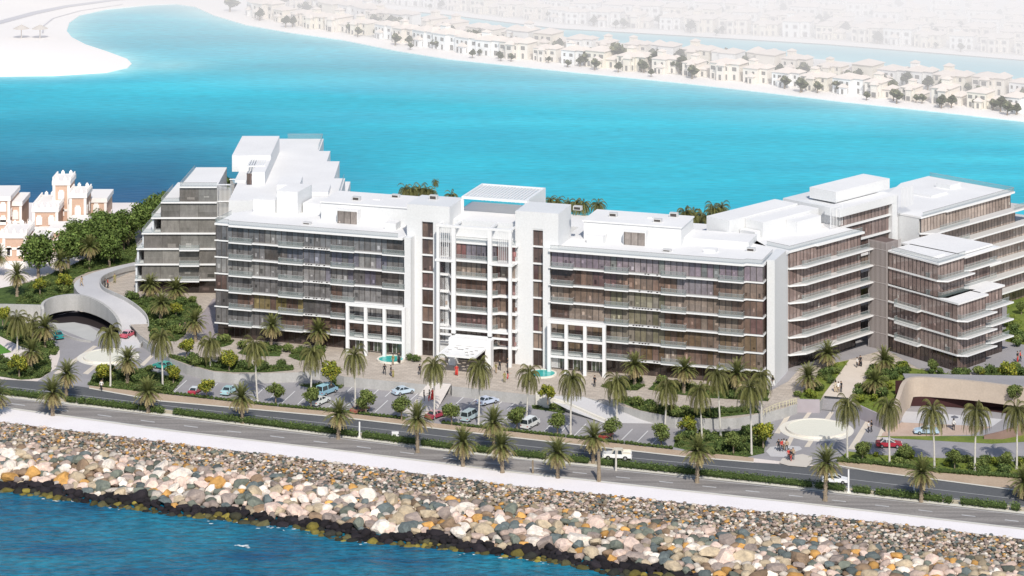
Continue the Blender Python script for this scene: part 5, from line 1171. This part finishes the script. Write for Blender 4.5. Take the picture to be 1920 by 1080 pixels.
car('sedan', 366, 737, 75, (.40, .05, .08), 'red car with pale roof in the leftmost parking bay', roofc=(.7, .55, .58), s=.9)
car('sedan', 817, 783, 50, (.36, .05, .08), 'dark red car under the trees at the foot of the footway', roofc=(.6, .35, .38))
car('sedan', 675, 772, 50, (.30, .14, .10), 'brown car behind a round tree beside the footpath hedge', s=.9)
car('sedan', 1136, 821, 60, (.42, .06, .06), 'small red car hidden behind a round tree at the right of the court', s=.8)
car('sedan', 106, 633, 120, (.03, .24, .24), 'dark teal car driving out of the left tunnel', s=1.0)
car('sedan', 241, 631, 65, (.55, .12, .16), 'pinkish red car on the lower end of the curved ramp', z=.75, roofc=(.75, .45, .5), s=.95)
car('sedan', 306, 691, 150, (.05, .32, .28), 'green car leaving the roundabout under a slender palm', roofc=(.1, .4, .34))
# ------------------------------------------------------------------ PEOPLE
PCACHE = {}
def person_mesh(pose, top, legs, skirt):
    key = (pose, top, legs, skirt)
    if key in PCACHE: return PCACHE[key]
    st = {0: .0, 1: .32, 2: .18}[pose]; arm = {0: .22, 1: .35, 2: .7}[pose]
    J = {'pel': (0, 0, .95), 'abd': (0, 0, 1.12), 'che': (0, 0, 1.36), 'nek': (0, .01, 1.50), 'hed': (0, .03, 1.62), 'top': (0, .02, 1.73),
         'hl': (-.09, 0, .90), 'kl': (-.11, st * .55 + .03, .50), 'al': (-.11, st * .35 - .02, .09), 'tl': (-.12, st * .35 + .13, .04),
         'hr': (.09, 0, .90), 'kr': (.11, -st * .25 + .02, .50), 'ar': (.11, -st, .10), 'tr': (.12, -st + .14, .05),
         'sl': (-.19, 0, 1.40), 'el': (-.26, -arm * .15, 1.13), 'wl': (-.24, arm * .45, .92), 'fl': (-.23, arm * .55, .83),
         'sr': (.19, 0, 1.40), 'er': (.27, -arm * .1, 1.13), 'wr': (.25, arm * .6, 1.0 if pose == 2 else .90), 'fr': (.24, arm * .75, .95 if pose == 2 else .82)}
    E = [('pel', 'abd'), ('abd', 'che'), ('che', 'nek'), ('nek', 'hed'), ('hed', 'top'), ('pel', 'hl'), ('hl', 'kl'), ('kl', 'al'), ('al', 'tl'), ('pel', 'hr'), ('hr', 'kr'), ('kr', 'ar'), ('ar', 'tr'), ('che', 'sl'), ('sl', 'el'), ('el', 'wl'), ('wl', 'fl'), ('che', 'sr'), ('sr', 'er'), ('er', 'wr'), ('wr', 'fr')]
    RD = dict(pel=.145, abd=.125, che=.15, nek=.055, hed=.10, top=.075, hl=.10, kl=.065, al=.045, tl=.04, hr=.10, kr=.065, ar=.045, tr=.04, sl=.07, el=.05, wl=.034, fl=.035, sr=.07, er=.05, wr=.034, fr=.035)
    if skirt: RD.update(kl=.15, kr=.15, al=.13, ar=.13, tl=.06, tr=.06, hl=.14, hr=.14)
    ks = list(J); me = bpy.data.meshes.new('p'); me.from_pydata([J[k] for k in ks], [(ks.index(a), ks.index(b_)) for a, b_ in E], [])
    o = bpy.data.objects.new('tmp', me); COL.objects.link(o); md = o.modifiers.new('s', 'SKIN'); sv = me.skin_vertices[0].data
    for i, k in enumerate(ks): sv[i].radius = (RD[k], RD[k] * (.72 if k in ('che', 'abd', 'pel') else 1)); sv[i].use_root = k == 'pel'
    o.modifiers.new('u', 'SUBSURF').levels = 1
    dg = bpy.context.evaluated_depsgraph_get(); out = bpy.data.meshes.new_from_object(o.evaluated_get(dg)); out.name = 'person'; bpy.data.objects.remove(o)
    out.materials.clear(); skin = mat('skin', (.42, .27, .19), .6)
    for m in (skin, mat('cloth_%d' % int(sum(top) * 1000), top, .9), mat('cloth_%d' % int(sum(legs) * 1000 + 1), legs, .9), mat('shoe', (.03, .025, .025), .6)): out.materials.append(m)
    for f in out.polygons:
        c = f.center; f.material_index = 0 if c.z > 1.47 else (3 if c.z < .10 else (2 if c.z < .93 and abs(c.x) < .2 else (0 if (abs(c.x) > .2 and c.z < 1.1) else 1)))
        f.use_smooth = True
    hb = bpy.data.meshes.new('hair'); bm = bmesh.new(); bmesh.ops.create_icosphere(bm, subdivisions=2, radius=.115)
    for v in bm.verts:
        if v.co.y > .045 and v.co.z < .03: v.co.y = .045
        if v.co.z < -.06: v.co.z = -.06
    bm.to_mesh(hb); bm.free(); hb.materials.append(mat('hair', (.02, .015, .012), .7))
    PCACHE[key] = (out, hb); return PCACHE[key]
DK = (.03, .03, .035); WH = (.72, .70, .68); RD_ = (.55, .06, .05); OL = (.28, .25, .10); TN = (.40, .30, .20); NV = (.04, .05, .10); BG = (.52, .45, .34)
PEO = [(153, 537, 4.4, 1, TN, TN, 0, 'walking on the outer edge of the curved ramp'), (197, 541, 2.05, 0, DK, DK, 0, 'in dark clothes standing left in the pair below the ramp bend'), (202, 540, 2.05, 2, RD_, DK, 0, 'in red top standing right in the pair below the ramp bend'), (215, 531, 2.05, 0, OL, OL, 0, 'in olive clothes alone on the paving by the stepped block'),
 (190, 733, .12, 1, WH, DK, 0, 'in white top walking at the start of the brown footpath'), (337, 625, 2.05, 0, OL, DK, 0, 'in olive top left of the pair beside the left facade corner'), (347, 622, 2.05, 0, DK, DK, 0, 'in black right of the pair beside the left facade corner'),
 (721, 702, 2.05, 1, DK, DK, 0, 'in black walking on the plaza left of the first footway'), (733, 705, 2.05, 0, DK, NV, 0, 'in black standing beside an olive dressed child on the plaza'), (737, 707, 2.05, 0, OL, OL, 1, 'small, in olive dress beside the dark figure on the plaza'), (737, 684, 2.05, 0, OL, TN, 0, 'in olive beside the left turquoise pool'), (748, 681, 2.05, 2, DK, DK, 1, 'in dark dress right of the left turquoise pool'), (787, 703, 2.05, 0, DK, DK, 0, 'in black on the plaza beside a drooping palm'),
 (856, 704, 2.05, 2, RD_, RD_, 1, 'in a long red dress on the plaza below the canopy'), (930, 700, 2.05, 0, OL, TN, 0, 'in olive on the plaza right of the canopy'), (937, 694, 2.05, 1, DK, DK, 0, 'in black behind the olive figure right of the canopy'), (952, 690, 2.05, 0, DK, DK, 0, 'in black by the foot of the right stair tower'), (952, 711, 2.05, 2, DK, RD_, 0, 'in dark top and red trousers near the right turquoise pool'), (946, 717, 2.05, 0, OL, OL, 0, 'in olive front of the group near the right turquoise pool'),
 (795, 752, .9, 0, DK, DK, 0, 'in dark clothes left on the footway to the parking'), (805, 752, .9, 2, DK, RD_, 0, 'in black and red in the middle on the footway to the parking'), (811, 750, .9, 0, RD_, RD_, 1, 'in red dress right on the footway to the parking'), (1115, 725, 2.05, 0, DK, DK, 0, 'in long black standing alone on the plaza right of the portico'),
 (1567, 735, 2.06, 2, BG, BG, 1, 'in long beige dress on the lower beige walkway'), (1572, 736, 2.06, 0, WH, TN, 0, 'in white between two others on the lower beige walkway'), (1577, 735, 2.06, 0, DK, DK, 0, 'in black right on the lower beige walkway'), (1607, 689, 2.06, 0, WH, DK, 0, 'in white shirt and black trousers at the top of the beige walkway'), (1613, 687, 2.06, 2, DK, DK, 1, 'in black dress at the top of the beige walkway'),
 (1629, 811, .05, 0, WH, DK, 0, 'in white top beside the circular basin forecourt'), (1634, 810, .05, 2, DK, DK, 0, 'in black beside the circular basin forecourt'),
 (1460, 845, .16, 0, DK, DK, 0, 'in black, leftmost of the group on the upper traffic island'), (1466, 846, .16, 2, RD_, DK, 0, 'in dark red, second of the group on the upper traffic island'), (1470, 844, .16, 0, WH, TN, 0, 'in white, third of the group on the upper traffic island'), (1475, 846, .16, 0, TN, DK, 0, 'in tan, rightmost of the group on the upper traffic island'),
 (1479, 863, .16, 0, RD_, DK, 0, 'in dark red, left of the trio on the lower traffic island'), (1483, 864, .16, 2, DK, RD_, 0, 'in black and red, middle of the trio on the lower traffic island'), (1487, 862, .16, 0, TN, DK, 0, 'in tan, right of the trio on the lower traffic island'),
 (1788, 807, .06, 0, WH, DK, 0, 'in white top under a parasol before the garage opening'), (1908, 679, 2.06, 0, DK, RD_, 0, 'left of the pair in dark red beside the right pavilion'), (1913, 678, 2.06, 2, RD_, DK, 0, 'right of the pair in dark red beside the right pavilion'), (1449, 724, 2.06, 1, DK, WH, 0, 'in black top at the right end of the glass block')]
for i, (x, y, z, pose, tp, lg, sk, lab) in enumerate(PEO):
    me, hb = person_mesh(pose, tp, lg, sk); o = bpy.data.objects.new('person', me); COL.objects.link(o); h = bpy.data.objects.new('hair', hb); COL.objects.link(h); h.parent = o; h.location = (0, .0, 1.665)
    s = (1.25 if 'small' not in lab else .85) * R.uniform(.96, 1.04); o.location = G(x, y, z); o.scale = (s * 1.1, s * 1.1, s); o.rotation_euler = (0, 0, R.uniform(0, 6.28)); tag(o, 'person ' + lab, 'person')
b = MB(); c = G(1788, 807, .06) + Vector((.2, 0, 0)); n = 10; b.tube([c + Vector((0, 0, 1.3)), c + Vector((0, 0, 2.75))], [.03, .03], 5)
for k in range(n): a0, a1 = 6.283 * k / n, 6.283 * (k + 1) / n; b.face([c + Vector((.75 * math.cos(a0), .75 * math.sin(a0), 2.5)), c + Vector((.75 * math.cos(a1), .75 * math.sin(a1), 2.5)), c + Vector((0, 0, 2.85))])
tag(b.build('parasol', mat('parasol', (.12, .12, .14), .8)), 'dark open parasol held by the person before the garage opening', 'parasol')
# ------------------------------------------------------------------ FAR VILLAS
vroof = mat('villa_roof', (.74, .66, .60), .9, (.80, .73, .67), .5); vwall = [mat('villa_wall', (.83, .78, .71), .8), mat('villa_wall_cream', (.83, .78, .68), .8), mat('villa_wall_white', (.86, .86, .85), .8)]  # walls and roofs paled: part of the distance haze is in these colours
vwin = mat('villa_window', (.25, .24, .23), .4)
def hip(b, x0, x1, y0, y1, z, h, ov=.6):
    x0 -= ov; x1 += ov; y0 -= ov; y1 += ov; m = min(x1 - x0, y1 - y0) / 2
    if x1 - x0 >= y1 - y0: A, B = (x0 + m, (y0 + y1) / 2, z + h), (x1 - m, (y0 + y1) / 2, z + h); b.face([(x0, y0, z), (x1, y0, z), B, A]); b.face([(x1, y1, z), (x0, y1, z), A, B]); b.face([(x1, y0, z), (x1, y1, z), B]); b.face([(x0, y1, z), (x0, y0, z), A])
    else: A, B = ((x0 + x1) / 2, y0 + m, z + h), ((x0 + x1) / 2, y1 - m, z + h); b.face([(x0, y1, z), (x0, y0, z), A, B]); b.face([(x1, y0, z), (x1, y1, z), B, A]); b.face([(x0, y0, z), (x1, y0, z), A]); b.face([(x1, y1, z), (x0, y1, z), B])
    b.face([(x0, y0, z), (x0, y1, z), (x1, y1, z), (x1, y0, z)])
def villa(seed):
    r = random.Random(seed); t = empty('villa'); b = MB(); rf = MB(); wn = []
    W2, Dp, H = r.uniform(5.0, 6.2), r.uniform(4.5, 6), r.uniform(6.2, 7.2)
    vols = [(-W2, W2 * .45, -Dp, Dp, H), (W2 * .45, W2 + 1.2, -Dp * r.uniform(.3, .8), Dp * .8, r.choice([3.6, H]))]
    if r.random() < .7: vols.append((-W2 * .3, W2 * .25, -Dp - 2.0, -Dp, r.choice([3.4, H - .6])))
    for (x0, x1, y0, y1, h) in vols: b.box(x0, x1, y0, y1, 0, h); hip(rf, x0, x1, y0, y1, h, r.uniform(1.3, 1.9))
    tw = r.random() < .65
    if tw: x = r.uniform(-W2 + 2, 1); b.box(x - 1.6, x + 1.6, -1.5, 1.7, 0, H + 3.0); hip(rf, x - 1.6, x + 1.6, -1.5, 1.7, H + 3.0, 1.1, .4)
    b.build('wall', vwall[seed % 3], t); rf.build('roof', vroof, t)
    for (x0, x1, y0, y1, h) in vols:
        for fl in range(int(h // 3.1)):
            n = max(1, int((x1 - x0) / 2.6))
            for i in range(n):
                x = x0 + (x1 - x0) * (i + .5) / n; w_ = .55 if r.random() < .7 else 1.0; q = MB(); q.box(x - w_, x + w_, y0 - .06, y0 + .1, .3 + fl * 3.1 if fl == 0 else .9 + fl * 3.1, 2.5 + fl * 3.1); q.build('window', vwin, t)
    return t
villas = [villa(s) for s in range(101, 109)]
for t in villas: note_kids(t)
rowc = 0
def walk(pxline, d, step, x0, x1):
    P = [Vector(G(x, y, ZL)[:2] + (0,)) if False else Vector((G(x, y, ZL).x, G(x, y, ZL).y, 0)) for x, y in pxline]; out = []; s = 0; target = step / 2
    for a, c in zip(P, P[1:]):
        L = (c - a).length; dr = (c - a).normalized(); nr = Vector((-dr.y, dr.x, 0)); 
        if nr.y < 0: nr = -nr
        while target < s + L:
            p = a + dr * (target - s) + nr * d; q = 960 + F * p.x / p.y
            if x0 < q < x1: out.append((p, math.atan2(dr.y, dr.x)))
            target += step * R.uniform(.93, 1.07)
        s += L
    return out
shoreA = [(372, 15), (420, 36), (540, 60), (640, 74), (740, 94), (840, 110), (1040, 131), (1280, 155), (1430, 172), (1580, 190), (1750, 208), (1920, 227), (2200, 262)]
shoreB = [(400, -16), (480, -9), (640, 8), (840, 27), (1040, 52), (1280, 66), (1547, 82), (1920, 112), (2400, 160)]
rows = [(shoreA, 16, 12.0, 'first row above the near beach'), (shoreA, 40, 12.2, 'second row backing onto the canal'), (shoreB, 14, 12.6, 'third row, just beyond the canal'), (shoreB, 34, 13, 'fourth row beyond the canal'), (shoreB, 54, 13.5, 'fifth row beyond the canal'), (shoreB, 76, 14, 'sixth row beyond the canal'), (shoreB, 100, 15, 'seventh row beyond the canal'), (shoreB, 150, 19, 'farthest row beyond the canal')]
tp = []
for ri, (ln, d, st, nm) in enumerate(rows):
    W_pts = [w_ for w_ in walk(ln, d, st, 380 if ri > 1 else 470, 1960) if F * (HC + 4) / w_[0].y - 700 > -14]
    for i, (p, a) in enumerate(W_pts):
        o, ks = inst(villas); s = R.uniform(.66, .86); o.location = (p.x, p.y, ZL + .05); o.scale = (s, s, s); o.rotation_euler = (0, 0, a + (math.pi if ri in (1,) and R.random() < .2 else 0))
        tag(o, f'hazy villa, {ordl(i, len(W_pts))} in the {nm}', 'villa', f'villas of the {nm}')
        for _ in range(5 if ri < 2 else 2): tp.append((p.x + R.uniform(-8, 8), p.y + R.choice((-8.5, -7.5, 8)) + R.uniform(-1.5, 1.5)))
fart = [round_tree('garden_tree', 5.0, 2.2, [(.13, .14, .08), (.19, .19, .11), (.10, .115, .065)], s, nb=9, nl=45, ls=.5, stem=.2) for s in (61, 62)]
for t in fart: note_kids(t)
R.shuffle(tp)
for x, y in tp[:290]:
    o, ks = inst(fart); s = R.uniform(.5, 1.1); o.location = (x, y, ZL + .05); o.scale = (s, s, s); tag(o, 'small greyish tree in the gardens among the hazy far villas', 'tree', 'garden trees among the far villas')
for p in ([(430, 18), (745, 16), ] and [(431, 22, 1.3), (885, 96, 1.6), (945, 100, 1.3), (1155, 122, 1.7), (1230, 132, 1.5), (1275, 138, 1.3)]):
    o, ks = inst(fart); o.location = G(p[0], p[1], ZL + .05); s = p[2]; o.scale = (s * 1.3, s, s); tag(o, 'large greyish tree standing at the edge of the far beach' , 'tree', 'large trees at the edge of the far beach')

# prototypes that no place in the scene took
for grp in (dates, cocos, darkt, yelt, bigt, bushes, ybush, villas, fart):
    for t in grp:
        if t.name not in USED:
            for ch in KIDS[t.name]: bpy.data.objects.remove(ch)
            bpy.data.objects.remove(t)
